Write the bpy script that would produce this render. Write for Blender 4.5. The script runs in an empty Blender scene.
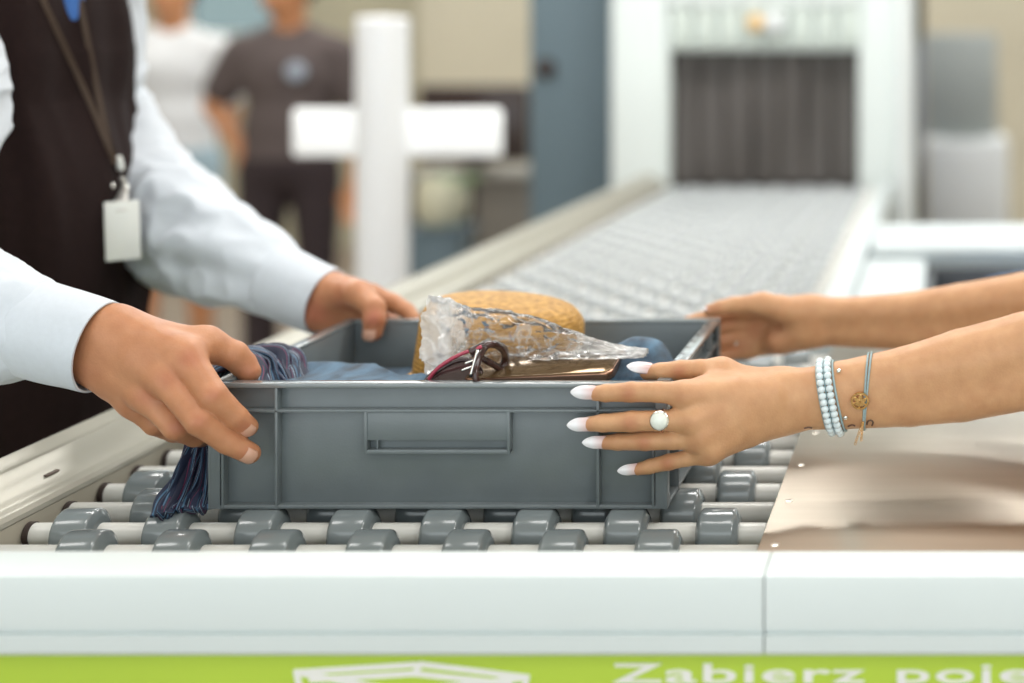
import bpy, bmesh, math, random
import numpy as np
from mathutils import Vector, Matrix, noise
from mathutils.bvhtree import BVHTree
R = random.Random(7)
sc = bpy.context.scene
COL = sc.collection
H = 1.30                       # camera height
F = 1422.0                     # focal length in pixels (50 mm on a 36 mm wide frame)
PX, PY = 945.0, 42.0           # principal point of the shifted lens
US = F / 1215.0
def P(px, py, u):
    """point seen at px,py whose distance from the camera plane is u*US metres"""
    return Vector(((px-PX)*u/1215.0, US*u, H-(py-PY)*u/1215.0))
def V(*a): return Vector(a)

# ---------------------------------------------------------------- materials
def lin(c):
    if isinstance(c, str):
        c = [int(c[i:i+2], 16)/255 for i in (0, 2, 4)]
    return tuple((x/12.92 if x <= .04045 else ((x+.055)/1.055)**2.4) for x in c)
def nodes(name):
    m = bpy.data.materials.new(name); m.use_nodes = True
    nt = m.node_tree; nt.nodes.clear()
    out = nt.nodes.new('ShaderNodeOutputMaterial')
    return m, nt, out
def N(nt, typ, **kw):
    n = nt.nodes.new(typ)
    for k, v in kw.items():
        if k.startswith('i_'):
            n.inputs[k[2:].replace('_', ' ')].default_value = v
        else: setattr(n, k, v)
    return n
def mat(name, color, rough=.5, metal=0., vary=.06, scale=40., bump=0., bscale=None, spec=.5, coat=0., sheen=0., sss=0., aniso=0., stretch=None):
    m, nt, out = nodes(name)
    b = N(nt, 'ShaderNodeBsdfPrincipled')
    c = lin(color)
    b.inputs['Roughness'].default_value = rough
    b.inputs['Metallic'].default_value = metal
    b.inputs['Specular IOR Level'].default_value = spec
    b.inputs['Coat Weight'].default_value = coat
    b.inputs['Coat Roughness'].default_value = .15
    b.inputs['Sheen Weight'].default_value = sheen
    b.inputs['Anisotropic'].default_value = aniso
    if sss:
        b.inputs['Subsurface Weight'].default_value = sss
        b.inputs['Subsurface Radius'].default_value = (.012, .005, .003)
        b.inputs['Subsurface Scale'].default_value = 1.0
    tc = N(nt, 'ShaderNodeTexCoord'); mp = N(nt, 'ShaderNodeMapping')
    if stretch: mp.inputs['Scale'].default_value = stretch
    nt.links.new(tc.outputs['Object'], mp.inputs['Vector'])
    no = N(nt, 'ShaderNodeTexNoise', i_Scale=scale, i_Detail=4.0)
    nt.links.new(mp.outputs['Vector'], no.inputs['Vector'])
    rp = N(nt, 'ShaderNodeValToRGB')
    rp.color_ramp.elements[0].position = .3; rp.color_ramp.elements[1].position = .7
    rp.color_ramp.elements[0].color = tuple(x*(1-vary) for x in c)+(1,)
    rp.color_ramp.elements[1].color = tuple(min(1, x*(1+vary)) for x in c)+(1,)
    nt.links.new(no.outputs['Fac'], rp.inputs['Fac'])
    nt.links.new(rp.outputs['Color'], b.inputs['Base Color'])
    if bump:
        n2 = N(nt, 'ShaderNodeTexNoise', i_Scale=bscale or scale*4, i_Detail=3.0)
        nt.links.new(mp.outputs['Vector'], n2.inputs['Vector'])
        bp = N(nt, 'ShaderNodeBump', i_Strength=bump, i_Distance=.002)
        nt.links.new(n2.outputs['Fac'], bp.inputs['Height'])
        nt.links.new(bp.outputs['Normal'], b.inputs['Normal'])
    nt.links.new(b.outputs['BSDF'], out.inputs['Surface'])
    m['_b'] = b.name
    return m
def skin(name, color, blush, rough=.45):
    m, nt, out = nodes(name)
    b = N(nt, 'ShaderNodeBsdfPrincipled')
    b.inputs['Roughness'].default_value = rough
    b.inputs['Subsurface Weight'].default_value = .12
    b.inputs['Subsurface Radius'].default_value = (.010, .004, .002)
    b.inputs['Subsurface Scale'].default_value = 1.0
    b.inputs['Specular IOR Level'].default_value = .4
    tc = N(nt, 'ShaderNodeTexCoord')
    n1 = N(nt, 'ShaderNodeTexNoise', i_Scale=55.0, i_Detail=5.0)
    nt.links.new(tc.outputs['Object'], n1.inputs['Vector'])
    c = lin(color)
    rp = N(nt, 'ShaderNodeValToRGB')
    rp.color_ramp.elements[0].position = .3; rp.color_ramp.elements[1].position = .72
    rp.color_ramp.elements[0].color = (c[0]*.9, c[1]*.84, c[2]*.8, 1)
    rp.color_ramp.elements[1].color = (min(1, c[0]*1.07), c[1]*1.08, c[2]*1.08, 1)
    nt.links.new(n1.outputs['Fac'], rp.inputs['Fac'])
    at = N(nt, 'ShaderNodeAttribute', attribute_name='blush')
    mx = N(nt, 'ShaderNodeMix', data_type='RGBA')
    nt.links.new(at.outputs['Fac'], mx.inputs[0])
    nt.links.new(rp.outputs['Color'], mx.inputs[6])
    mx.inputs[7].default_value = lin(blush)+(1,)
    nt.links.new(mx.outputs[2], b.inputs['Base Color'])
    n2 = N(nt, 'ShaderNodeTexVoronoi', i_Scale=520.0)
    n3 = N(nt, 'ShaderNodeTexNoise', i_Scale=160.0, i_Detail=3.0)
    for n in (n2, n3): nt.links.new(tc.outputs['Object'], n.inputs['Vector'])
    ad = N(nt, 'ShaderNodeMath', operation='ADD')
    nt.links.new(n2.outputs['Distance'], ad.inputs[0]); nt.links.new(n3.outputs['Fac'], ad.inputs[1])
    bp = N(nt, 'ShaderNodeBump', i_Strength=.10, i_Distance=.0010)
    nt.links.new(ad.outputs[0], bp.inputs['Height'])
    nt.links.new(bp.outputs['Normal'], b.inputs['Normal'])
    nt.links.new(b.outputs['BSDF'], out.inputs['Surface'])
    return m

M = {}
M['crate'] = mat('crate grey plastic', '71797c', .28, vary=.05, scale=30, bump=.06, bscale=500)
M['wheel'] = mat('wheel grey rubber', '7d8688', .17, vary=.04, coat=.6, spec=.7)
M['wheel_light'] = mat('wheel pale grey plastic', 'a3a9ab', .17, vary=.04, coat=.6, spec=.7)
M['shaft'] = mat('shaft white plastic', 'dcdcd6', .28, vary=.03)
M['black'] = mat('black plastic', '3a2e2b', .5)
M['pan'] = mat('pan dark metal', '6b5d55', .55, vary=.1)
M['rail'] = mat('rail pale metal', 'dde6e5', .42, vary=.015, scale=6, metal=.0, coat=.05)
M['railwarm'] = mat('rail warm aluminium', 'b7b4a7', .3, metal=.25, vary=.03, scale=8, stretch=(1, .05, 1))
M['wallin'] = mat('bed side beige', 'b9b3a2', .45, vary=.03, scale=9)
M['green'] = mat('green sign vinyl', 'bcd83c', .5, vary=.02, scale=5)
M['white'] = mat('white paint', 'e4e8e9', .4, vary=.015, scale=5)
M['lane'] = mat('lane pale enamel', 'cbd4d6', .45, vary=.015, scale=5)
M['cratelip'] = mat('crate grey glossy lip', '7b8385', .22, vary=.05, scale=30, coat=1.)
M['letter'] = mat('white lettering', 'fbfbf6', .5, vary=.01)
M['machine'] = mat('machine off white', 'e4ecea', .35, vary=.02, scale=4, coat=.2)
M['fluted'] = mat('fluted header', 'd5dfd8', .4, vary=.02, scale=5)
M['bluegrey'] = mat('blue grey panel', '63757e', .5, vary=.04, scale=3)
M['navy'] = mat('dark navy panel', '5a6684', .5, vary=.04, scale=3)
M['curtain'] = mat('lead curtain', '55504d', .45, vary=.06, scale=8, stretch=(1, 1, .2))
M['steeltop'] = mat('brushed steel', 'aba294', .30, metal=1., vary=.04, scale=60, stretch=(.04, 1, 1), bump=.03, bscale=300, aniso=.3)
M['screw'] = mat('screw metal', 'e8e4da', .3, metal=.9)
M['shirt'] = mat('white cotton', 'd6dde5', .8, vary=.02, scale=200, bump=.08, bscale=1200, sheen=.1, sss=.0)
M['vest'] = mat('dark vest wool', '251918', .95, vary=.1, scale=120, bump=.1, bscale=900, spec=.2)
M['blue'] = mat('blue tie silk', '3f72bd', .5, vary=.05)
M['trouser'] = mat('dark trousers', '33282a', .85, vary=.08, scale=60)
M['lanyard'] = mat('lanyard brown webbing', '4c3c30', .7, vary=.15, scale=300)
M['badge'] = mat('badge white plastic', 'f3f5f0', .35, vary=.01)
M['clear'] = mat('clip silver', 'e6e4de', .3, metal=.6)
M['skinm'] = skin('man skin', 'c48b66', 'b0624c')
M['skinw'] = skin('woman skin', 'd0a077', 'ba7b59')
M['skinb'] = skin('background skin', 'c98f66', 'b9745a')
M['nailm'] = mat('bare nail', 'd3a189', .3, vary=.04, sss=.1)
M['hair'] = mat('dark brown hair', '3b2a22', .5, vary=.3, scale=80, stretch=(1, 1, .1))
M['eye'] = mat('eye white', 'eeeae4', .2); M['iris'] = mat('iris brown', '3c2a20', .2)
M['tee'] = mat('white tee shirt', 'e0e2e3', .85, vary=.02, scale=20)
M['polo'] = mat('charcoal polo', '5b504e', .85, vary=.05, scale=20)
M['polologo'] = mat('pale polo crest', 'a9b4c2', .7)
M['shorts'] = mat('pale denim', 'a9c0cb', .85, vary=.06, scale=40)
M['shoe'] = mat('shoe leather', '4a3f3a', .5)
M['wall'] = mat('wall beige plaster', 'cfc8b3', .85, vary=.04, scale=2)
M['wall2'] = mat('wall olive plaster', 'b4ae97', .85, vary=.05, scale=2)
M['floor'] = mat('floor warm tiles', '8a7b6e', .35, vary=.08, scale=2)
M['ceil'] = mat('ceiling white', 'e6e4de', .9, vary=.02)
M['frame'] = mat('window frame', 'cfd6d6', .5)
M['desk'] = mat('desk grey laminate', '7c776e', .5)
M['pot'] = mat('pot cream ceramic', 'd5d2b8', .5)
M['leaf'] = mat('leaf green', '6f8a58', .5, vary=.2)
M['greyscreen'] = mat('grey screen', 'a9b0ae', .5, vary=.03, scale=3)
M['orange'] = mat('orange lamp lens', 'efc27a', .4)
M['hatband'] = mat('hat band', '7a4d22', .7)
M['phone'] = mat('phone bronze glass', '7d6547', .10, metal=.6, vary=.05, scale=5)
M['rosegold'] = mat('rose gold edge', 'b08a74', .25, metal=.9)
M['gold'] = mat('gold', 'e6b877', .25, metal=.9, vary=.05, scale=200)
M['silver'] = mat('silver', 'efeee8', .18, metal=1.)
M['bead'] = mat('pale blue bead', 'e2eef1', .15, vary=.05, scale=100, coat=.4)
M['cord'] = mat('grey cord', '9db2b4', .7, vary=.1, scale=400)
M['opal'] = mat('white opal', 'eef3e9', .15, vary=.04, scale=200, coat=.5)
M['ink'] = mat('tattoo ink', '6a5040', .7)
M['tort'] = mat('tortoise acetate', '3a2320', .12, vary=.45, scale=160, coat=.5)
M['lens'] = mat('dark lens', '43302f', .05, vary=.1, spec=.8, coat=.6)
M['red'] = mat('red acetate', 'a8384f', .2, vary=.1, coat=.4)
M['darktop'] = mat('dark blouse', '4f4238', .85, vary=.05)
M['bluecloth'] = mat('blue cloth', '7ea2cf', .85, vary=.1)
M['tray2'] = mat('dark grey tray', '55585b', .45)

def denim():
    m, nt, out = nodes('denim blue')
    b = N(nt, 'ShaderNodeBsdfPrincipled', i_Roughness=.85)
    b.inputs['Sheen Weight'].default_value = .15
    tc = N(nt, 'ShaderNodeTexCoord')
    n1 = N(nt, 'ShaderNodeTexNoise', i_Scale=60.0, i_Detail=8.0)
    mp = N(nt, 'ShaderNodeMapping'); mp.inputs['Scale'].default_value = (1, .4, 1); mp.inputs['Rotation'].default_value = (0, 0, .5)
    w = N(nt, 'ShaderNodeTexWave', i_Scale=420.0, i_Distortion=1.5)
    nt.links.new(tc.outputs['Object'], mp.inputs['Vector'])
    for n in (n1, w): nt.links.new(mp.outputs['Vector'], n.inputs['Vector'])
    r1 = N(nt, 'ShaderNodeValToRGB')
    r1.color_ramp.elements[0].color = lin('1c3246')+(1,); r1.color_ramp.elements[1].color = lin('5f89a8')+(1,)
    r1.color_ramp.elements[0].position = .3; r1.color_ramp.elements[1].position = .75
    nt.links.new(n1.outputs['Fac'], r1.inputs['Fac'])
    mx = N(nt, 'ShaderNodeMix', data_type='RGBA', blend_type='MULTIPLY'); mx.inputs[0].default_value = .3
    nt.links.new(r1.outputs['Color'], mx.inputs[6]); nt.links.new(w.outputs['Color'], mx.inputs[7])
    nt.links.new(mx.outputs[2], b.inputs['Base Color'])
    bp = N(nt, 'ShaderNodeBump', i_Strength=.25, i_Distance=.001)
    nt.links.new(w.outputs['Fac'], bp.inputs['Height']); nt.links.new(bp.outputs['Normal'], b.inputs['Normal'])
    nt.links.new(b.outputs['BSDF'], out.inputs['Surface']); return m
M['denim'] = denim()
def straw():
    m, nt, out = nodes('woven straw')
    b = N(nt, 'ShaderNodeBsdfPrincipled', i_Roughness=.6)
    tc = N(nt, 'ShaderNodeTexCoord')
    n1 = N(nt, 'ShaderNodeTexNoise', i_Scale=330.0, i_Detail=3.0)
    mp = N(nt, 'ShaderNodeMapping'); mp.inputs['Scale'].default_value = (.45, .45, 1.3)
    nt.links.new(tc.outputs['Object'], mp.inputs['Vector']); nt.links.new(mp.outputs['Vector'], n1.inputs['Vector'])
    w = N(nt, 'ShaderNodeTexWave', i_Scale=75.0, i_Distortion=.6); w.bands_direction = 'Z'
    nt.links.new(tc.outputs['Object'], w.inputs['Vector'])
    v = N(nt, 'ShaderNodeTexVoronoi', i_Scale=260.0); nt.links.new(tc.outputs['Object'], v.inputs['Vector'])
    r1 = N(nt, 'ShaderNodeValToRGB')
    r1.color_ramp.elements[0].color = lin('9a6c22')+(1,); r1.color_ramp.elements[1].color = lin('d0a050')+(1,)
    r1.color_ramp.elements[0].position = .3; r1.color_ramp.elements[1].position = .7
    nt.links.new(n1.outputs['Fac'], r1.inputs['Fac'])
    nt.links.new(r1.outputs['Color'], b.inputs['Base Color'])
    ad = N(nt, 'ShaderNodeMath', operation='ADD')
    nt.links.new(w.outputs['Fac'], ad.inputs[0]); nt.links.new(v.outputs['Distance'], ad.inputs[1])
    bp = N(nt, 'ShaderNodeBump', i_Strength=.35, i_Distance=.0012)
    nt.links.new(ad.outputs[0], bp.inputs['Height']); nt.links.new(bp.outputs['Normal'], b.inputs['Normal'])
    nt.links.new(b.outputs['BSDF'], out.inputs['Surface']); return m
M['straw'] = straw()
def film():
    m, nt, out = nodes('crinkled clear film')
    tc = N(nt, 'ShaderNodeTexCoord')
    v = N(nt, 'ShaderNodeTexVoronoi', i_Scale=70.0); v.feature = 'DISTANCE_TO_EDGE'
    n1 = N(nt, 'ShaderNodeTexNoise', i_Scale=45.0, i_Detail=6.0)
    for n in (v, n1): nt.links.new(tc.outputs['Object'], n.inputs['Vector'])
    ad = N(nt, 'ShaderNodeMath', operation='ADD')
    nt.links.new(v.outputs['Distance'], ad.inputs[0]); nt.links.new(n1.outputs['Fac'], ad.inputs[1])
    bp = N(nt, 'ShaderNodeBump', i_Strength=.55, i_Distance=.004)
    nt.links.new(ad.outputs[0], bp.inputs['Height'])
    t = N(nt, 'ShaderNodeBsdfTransparent'); t.inputs['Color'].default_value = (.96, .96, .96, 1)
    g = N(nt, 'ShaderNodeBsdfGlossy', i_Roughness=.12); nt.links.new(bp.outputs['Normal'], g.inputs['Normal'])
    d = N(nt, 'ShaderNodeBsdfTranslucent'); d.inputs['Color'].default_value = (.95, .94, .92, 1)
    df = N(nt, 'ShaderNodeBsdfDiffuse'); df.inputs['Color'].default_value = (.95, .94, .92, 1)
    for q in (d, df): nt.links.new(bp.outputs['Normal'], q.inputs['Normal'])
    fr = N(nt, 'ShaderNodeFresnel', i_IOR=1.42); nt.links.new(bp.outputs['Normal'], fr.inputs['Normal'])
    md = N(nt, 'ShaderNodeMixShader'); md.inputs[0].default_value = .55
    nt.links.new(d.outputs[0], md.inputs[1]); nt.links.new(df.outputs[0], md.inputs[2])
    at = N(nt, 'ShaderNodeAttribute', attribute_name='milky')
    m2 = N(nt, 'ShaderNodeMixShader')
    nt.links.new(at.outputs['Fac'], m2.inputs[0]); nt.links.new(t.outputs[0], m2.inputs[1]); nt.links.new(md.outputs[0], m2.inputs[2])
    m1 = N(nt, 'ShaderNodeMixShader')
    nt.links.new(fr.outputs[0], m1.inputs[0]); nt.links.new(m2.outputs[0], m1.inputs[1]); nt.links.new(g.outputs[0], m1.inputs[2])
    nt.links.new(m1.outputs[0], out.inputs['Surface']); return m
M['film'] = film()
def stripes():
    m, nt, out = nodes('navy striped cloth')
    b = N(nt, 'ShaderNodeBsdfPrincipled', i_Roughness=.6)
    at = N(nt, 'ShaderNodeAttribute', attribute_name='across')
    tc = N(nt, 'ShaderNodeTexCoord')
    r1 = N(nt, 'ShaderNodeValToRGB'); cr = r1.color_ramp; cr.interpolation = 'CONSTANT'
    cr.elements[0].position = 0; cr.elements[0].color = lin('27314a')+(1,)
    cr.elements[1].position = .22; cr.elements[1].color = lin('4d7391')+(1,)
    for p, c in ((.34, '242b40'), (.55, '9fb4c4'), (.60, '2b3650'), (.78, '8c3c5c'), (.82, '262c42')):
        e = cr.elements.new(p); e.color = lin(c)+(1,)
    nt.links.new(at.outputs['Fac'], r1.inputs['Fac']); nt.links.new(r1.outputs['Color'], b.inputs['Base Color'])
    nt.links.new(b.outputs['BSDF'], out.inputs['Surface']); return m
M['stripes'] = stripes()
def nailpolish():
    m, nt, out = nodes('ombre nail polish')
    b = N(nt, 'ShaderNodeBsdfPrincipled', i_Roughness=.12)
    b.inputs['Coat Weight'].default_value = .6
    at = N(nt, 'ShaderNodeAttribute', attribute_name='along')
    r1 = N(nt, 'ShaderNodeValToRGB'); cr = r1.color_ramp
    cr.elements[0].position = .1; cr.elements[0].color = lin('dfb5b0')+(1,)
    cr.elements[1].position = .62; cr.elements[1].color = lin('f5f3f6')+(1,)
    nt.links.new(at.outputs['Fac'], r1.inputs['Fac']); nt.links.new(r1.outputs['Color'], b.inputs['Base Color'])
    nt.links.new(b.outputs['BSDF'], out.inputs['Surface']); return m
M['polish'] = nailpolish()
def glass(name='window glass', tint=(.97, .99, .99, 1)):
    m, nt, out = nodes(name)
    t = N(nt, 'ShaderNodeBsdfTransparent'); t.inputs['Color'].default_value = tint
    g = N(nt, 'ShaderNodeBsdfGlossy', i_Roughness=.02)
    mx = N(nt, 'ShaderNodeMixShader'); mx.inputs[0].default_value = .06
    nt.links.new(t.outputs[0], mx.inputs[1]); nt.links.new(g.outputs[0], mx.inputs[2])
    nt.links.new(mx.outputs[0], out.inputs['Surface']); return m
M['glass'] = glass(); M['tinted'] = glass('tinted window glass', (.33, .37, .37, 1))

# ---------------------------------------------------------------- object helpers
def setp(o, label=None, cat=None, group=None, kind=None):
    for k, v in (('label', label), ('category', cat), ('group', group), ('kind', kind)):
        if v: o[k] = v
    return o
def thing(name, label, cat, loc, group=None):
    o = bpy.data.objects.new(name, None); COL.objects.link(o)
    o.location = loc; o.empty_display_size = .05
    return setp(o, label, cat, group)
def link(name, me, material, parent=None, smooth=True, angle=None):
    o = bpy.data.objects.new(name, me); COL.objects.link(o)
    if material: me.materials.append(material)
    if smooth:
        me.polygons.foreach_set('use_smooth', [True]*len(me.polygons))
    if angle is not None:
        try: me.set_sharp_from_angle(angle=math.radians(angle))
        except Exception: pass
    if parent:
        o.parent = parent
        if parent.type == 'EMPTY': o.matrix_parent_inverse = Matrix.Translation(-parent.location)
    return o
def pydata(vs, fs, name='mesh'):
    me = bpy.data.meshes.new(name); me.from_pydata([tuple(v) for v in vs], [], [tuple(f) for f in fs]); me.update(); return me
def from_bm(bm, name='mesh'):
    bmesh.ops.recalc_face_normals(bm, faces=bm.faces[:])
    me = bpy.data.meshes.new(name); bm.to_mesh(me); bm.free(); return me
def bx(bm, lo, hi, bev=0., seg=2, mtx=None):
    r = bmesh.ops.create_cube(bm, size=1.0)
    vs = r['verts']
    c = [(lo[i]+hi[i])/2 for i in range(3)]; s = [abs(hi[i]-lo[i]) for i in range(3)]
    for v in vs: v.co = Vector((v.co[i]*s[i]+c[i] for i in range(3)))
    if bev > 0:
        es = list({e for v in vs for e in v.link_edges})
        rr = bmesh.ops.bevel(bm, geom=es, offset=min(bev, min(s)*.49), segments=seg, profile=.5, affect='EDGES')
        vs = list({v for f in rr['faces'] for v in f.verts} | {v for v in vs if v.is_valid})
    if mtx is not None:
        for v in vs: v.co = mtx @ v.co
    return vs
def boxes(name, lst, material, parent=None, bev=.003, seg=2):
    bm = bmesh.new()
    for lo, hi in lst: bx(bm, lo, hi, bev, seg)
    return link(name, from_bm(bm, name), material, parent, True, 35)
def lathe(bm, prof, seg, mtx):
    """prof: (r, z) list; revolved around local z then mtx"""
    rings = []
    for r, z in prof:
        if r < 1e-6: rings.append([bm.verts.new(mtx @ V(0, 0, z))])
        else: rings.append([bm.verts.new(mtx @ V(r*math.cos(2*math.pi*i/seg), r*math.sin(2*math.pi*i/seg), z)) for i in range(seg)])
    for a, b in zip(rings, rings[1:]):
        for i in range(seg):
            j = (i+1) % seg
            q = [a[i % len(a)], a[j % len(a)], b[j % len(b)], b[i % len(b)]]
            u = []
            for x in q:
                if x not in u: u.append(x)
            if len(u) >= 3:
                try: bm.faces.new(u)
                except ValueError: pass
def along(a, b):
    """matrix putting local z from a to b"""
    d = (b-a).normalized()
    return Matrix.Translation(a) @ d.to_track_quat('Z', 'Y').to_matrix().to_4x4()
def cr(pts, n):
    """Catmull-Rom through list of tuples (any dimension) -> n samples"""
    A = np.array(pts, float); m = len(A)
    A = np.vstack([2*A[0]-A[1], A, 2*A[-1]-A[-2]])
    out = []
    for t in np.linspace(0, m-1, n):
        i = min(int(t), m-2); f = t-i
        p0, p1, p2, p3 = A[i], A[i+1], A[i+2], A[i+3]
        out.append(.5*((2*p1)+(-p0+p2)*f+(2*p0-5*p1+4*p2-p3)*f*f+(-p0+3*p1-3*p2+p3)*f**3))
    return np.array(out)
def loft(path, nr, ns, up, disp=None, cap=(True, True), power=2.0):
    """path: (Vector, a, b): half sizes along up-ish and sideways. returns verts, faces"""
    S = cr([tuple(p)+(a, b) for p, a, b in path], nr)
    pos = [Vector(s[:3]) for s in S]
    vs, fs = [], []
    L = 0
    for i, p in enumerate(pos):
        t = (pos[min(i+1, nr-1)]-pos[max(i-1, 0)]).normalized()
        n1 = (up-t*up.dot(t)).normalized(); n2 = t.cross(n1)
        if i: L += (pos[i]-pos[i-1]).length
        for j in range(ns):
            th = 2*math.pi*j/ns
            c, s = math.cos(th), math.sin(th)
            c2 = math.copysign(abs(c)**(2/power), c); s2 = math.copysign(abs(s)**(2/power), s)
            d = disp(L, th, i/(nr-1)) if disp else 0
            vs.append(p+n1*(c2*(S[i][3]+d))+n2*(s2*(S[i][4]+d)))
    for i in range(nr-1):
        for j in range(ns):
            k = (j+1) % ns
            fs.append((i*ns+j, i*ns+k, (i+1)*ns+k, (i+1)*ns+j))
    if cap[0]: fs.append(tuple(range(ns-1, -1, -1)))
    if cap[1]: fs.append(tuple((nr-1)*ns+j for j in range(ns)))
    return vs, fs
def tube(name, pts, r, material, parent=None, n=None, ns=10, smooth=True):
    n = n or max(8, len(pts)*6)
    rr = r if isinstance(r, (list, tuple)) else [r]*len(pts)
    path = [(Vector(p), q, q) for p, q in zip(pts, rr)]
    d = Vector(pts[-1])-Vector(pts[0])
    up = V(0, 0, 1) if abs(d.normalized().z) < .8 else V(.3, -1, 0)
    vs, fs = loft(path, n, ns, up)
    return link(name, pydata(vs, fs, name), material, parent)
def sweep_frames(pts, r, ns=8, closed=False):
    """tube with parallel transported frames"""
    vs, fs = [], []
    n = len(pts); nrm = None
    for i, p in enumerate(pts):
        a = pts[(i-1) % n] if closed else pts[max(i-1, 0)]
        b = pts[(i+1) % n] if closed else pts[min(i+1, n-1)]
        t = (b-a).normalized()
        if nrm is None: nrm = t.orthogonal().normalized()
        nrm = (nrm-t*nrm.dot(t)).normalized(); bn = t.cross(nrm)
        rad = r(i/(n-1)) if callable(r) else r
        for j in range(ns):
            th = 2*math.pi*j/ns
            vs.append(p+nrm*(math.cos(th)*rad)+bn*(math.sin(th)*rad))
    m = n if closed else n-1
    for i in range(m):
        for j in range(ns):
            k = (j+1) % ns; q = (i+1) % n
            fs.append((i*ns+j, i*ns+k, q*ns+k, q*ns+j))
    if not closed:
        fs.append(tuple(range(ns-1, -1, -1))); fs.append(tuple((n-1)*ns+j for j in range(ns)))
    return vs, fs
def prism(name, prof, x0, x1, material, parent=None, axis='x', bev=0):
    """closed profile extruded along x: prof (y,z); along y: prof (x,z)"""
    bm = bmesh.new()
    def pt(a, q): return (a, q[0], q[1]) if axis == 'x' else (q[0], a, q[1])
    A = [bm.verts.new(pt(x0, q)) for q in prof]; B = [bm.verts.new(pt(x1, q)) for q in prof]
    bm.faces.new(A); bm.faces.new(list(reversed(B)))
    n = len(prof)
    for i in range(n): bm.faces.new((A[i], B[i], B[(i+1) % n], A[(i+1) % n]))
    return link(name, from_bm(bm, name), material, parent, True, 30)
def join_me(meshes, name):
    bm = bmesh.new()
    for m in meshes: bm.from_mesh(m)
    me = bpy.data.meshes.new(name); bm.to_mesh(me); bm.free(); return me

# ---------------------------------------------------------------- signed distance modelling for bodies
def smin(a, b, k):
    h = np.maximum(k-np.abs(a-b), 0)/k
    return np.minimum(a, b)-h*h*k*.25
class Field:
    def __init__(s, prims_all, h, pad=.012):
        lo = np.min([p[0] for p in prims_all], axis=0)-pad; hi = np.max([p[1] for p in prims_all], axis=0)+pad
        s.h = h; s.lo = lo; s.n = np.ceil((hi-lo)/h).astype(int)+1
        s.ax = [lo[i]+h*np.arange(s.n[i]) for i in range(3)]
    def group(s, prims, k):
        Fd = np.full(tuple(s.n), 1.0, np.float32)
        if any(len(p) > 3 for p in prims):
            runs = {}
            for p in prims: runs.setdefault(p[3] if len(p) > 3 else id(p), []).append(p[:3])
            for r in runs.values():
                Fd = smin(Fd, s.group(r, .002 if len(r) > 1 else k), k)
            return Fd
        for lo, hi, fn in prims:
            m = max(k, .016)+4*s.h
            i0 = np.maximum(np.floor((lo-m-s.lo)/s.h).astype(int), 0); i1 = np.minimum(np.ceil((hi+m-s.lo)/s.h).astype(int)+1, s.n)
            if np.any(i1 <= i0): continue
            sl = tuple(slice(a, b) for a, b in zip(i0, i1))
            X, Y, Z = np.meshgrid(*[s.ax[i][sl[i]] for i in range(3)], indexing='ij')
            d = fn(X, Y, Z).astype(np.float32)
            Fd[sl] = smin(Fd[sl], d, k)
        return Fd
def cone(a, b, ra, rb):
    a = np.array(a, float); b = np.array(b, float); ba = b-a; L2 = max(ba@ba, 1e-12)
    def fn(X, Y, Z):
        px, py, pz = X-a[0], Y-a[1], Z-a[2]
        t = np.clip((px*ba[0]+py*ba[1]+pz*ba[2])/L2, 0, 1)
        return np.sqrt((px-t*ba[0])**2+(py-t*ba[1])**2+(pz-t*ba[2])**2)-(ra+(rb-ra)*t)
    m = max(ra, rb)
    return (np.minimum(a, b)-m, np.maximum(a, b)+m, fn)
CID = [0]
def chain(pts, rs):
    CID[0] += 1
    return [cone(pts[i], pts[i+1], rs[i], rs[i+1])+(CID[0],) for i in range(len(pts)-1)]
def ell(c, ax, ay, az, rx, ry, rz):
    c = np.array(c, float); A = [np.array(v, float) for v in (ax, ay, az)]; r = (rx, ry, rz); m = max(r)
    def fn(X, Y, Z):
        q = [((X-c[0])*v[0]+(Y-c[1])*v[1]+(Z-c[2])*v[2]) for v in A]
        k0 = np.sqrt(sum((q[i]/r[i])**2 for i in range(3))); k1 = np.sqrt(sum((q[i]/r[i]**2)**2 for i in range(3)))
        return k0*(k0-1)/np.maximum(k1, 1e-9)
    return (c-m, c+m, fn)
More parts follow.
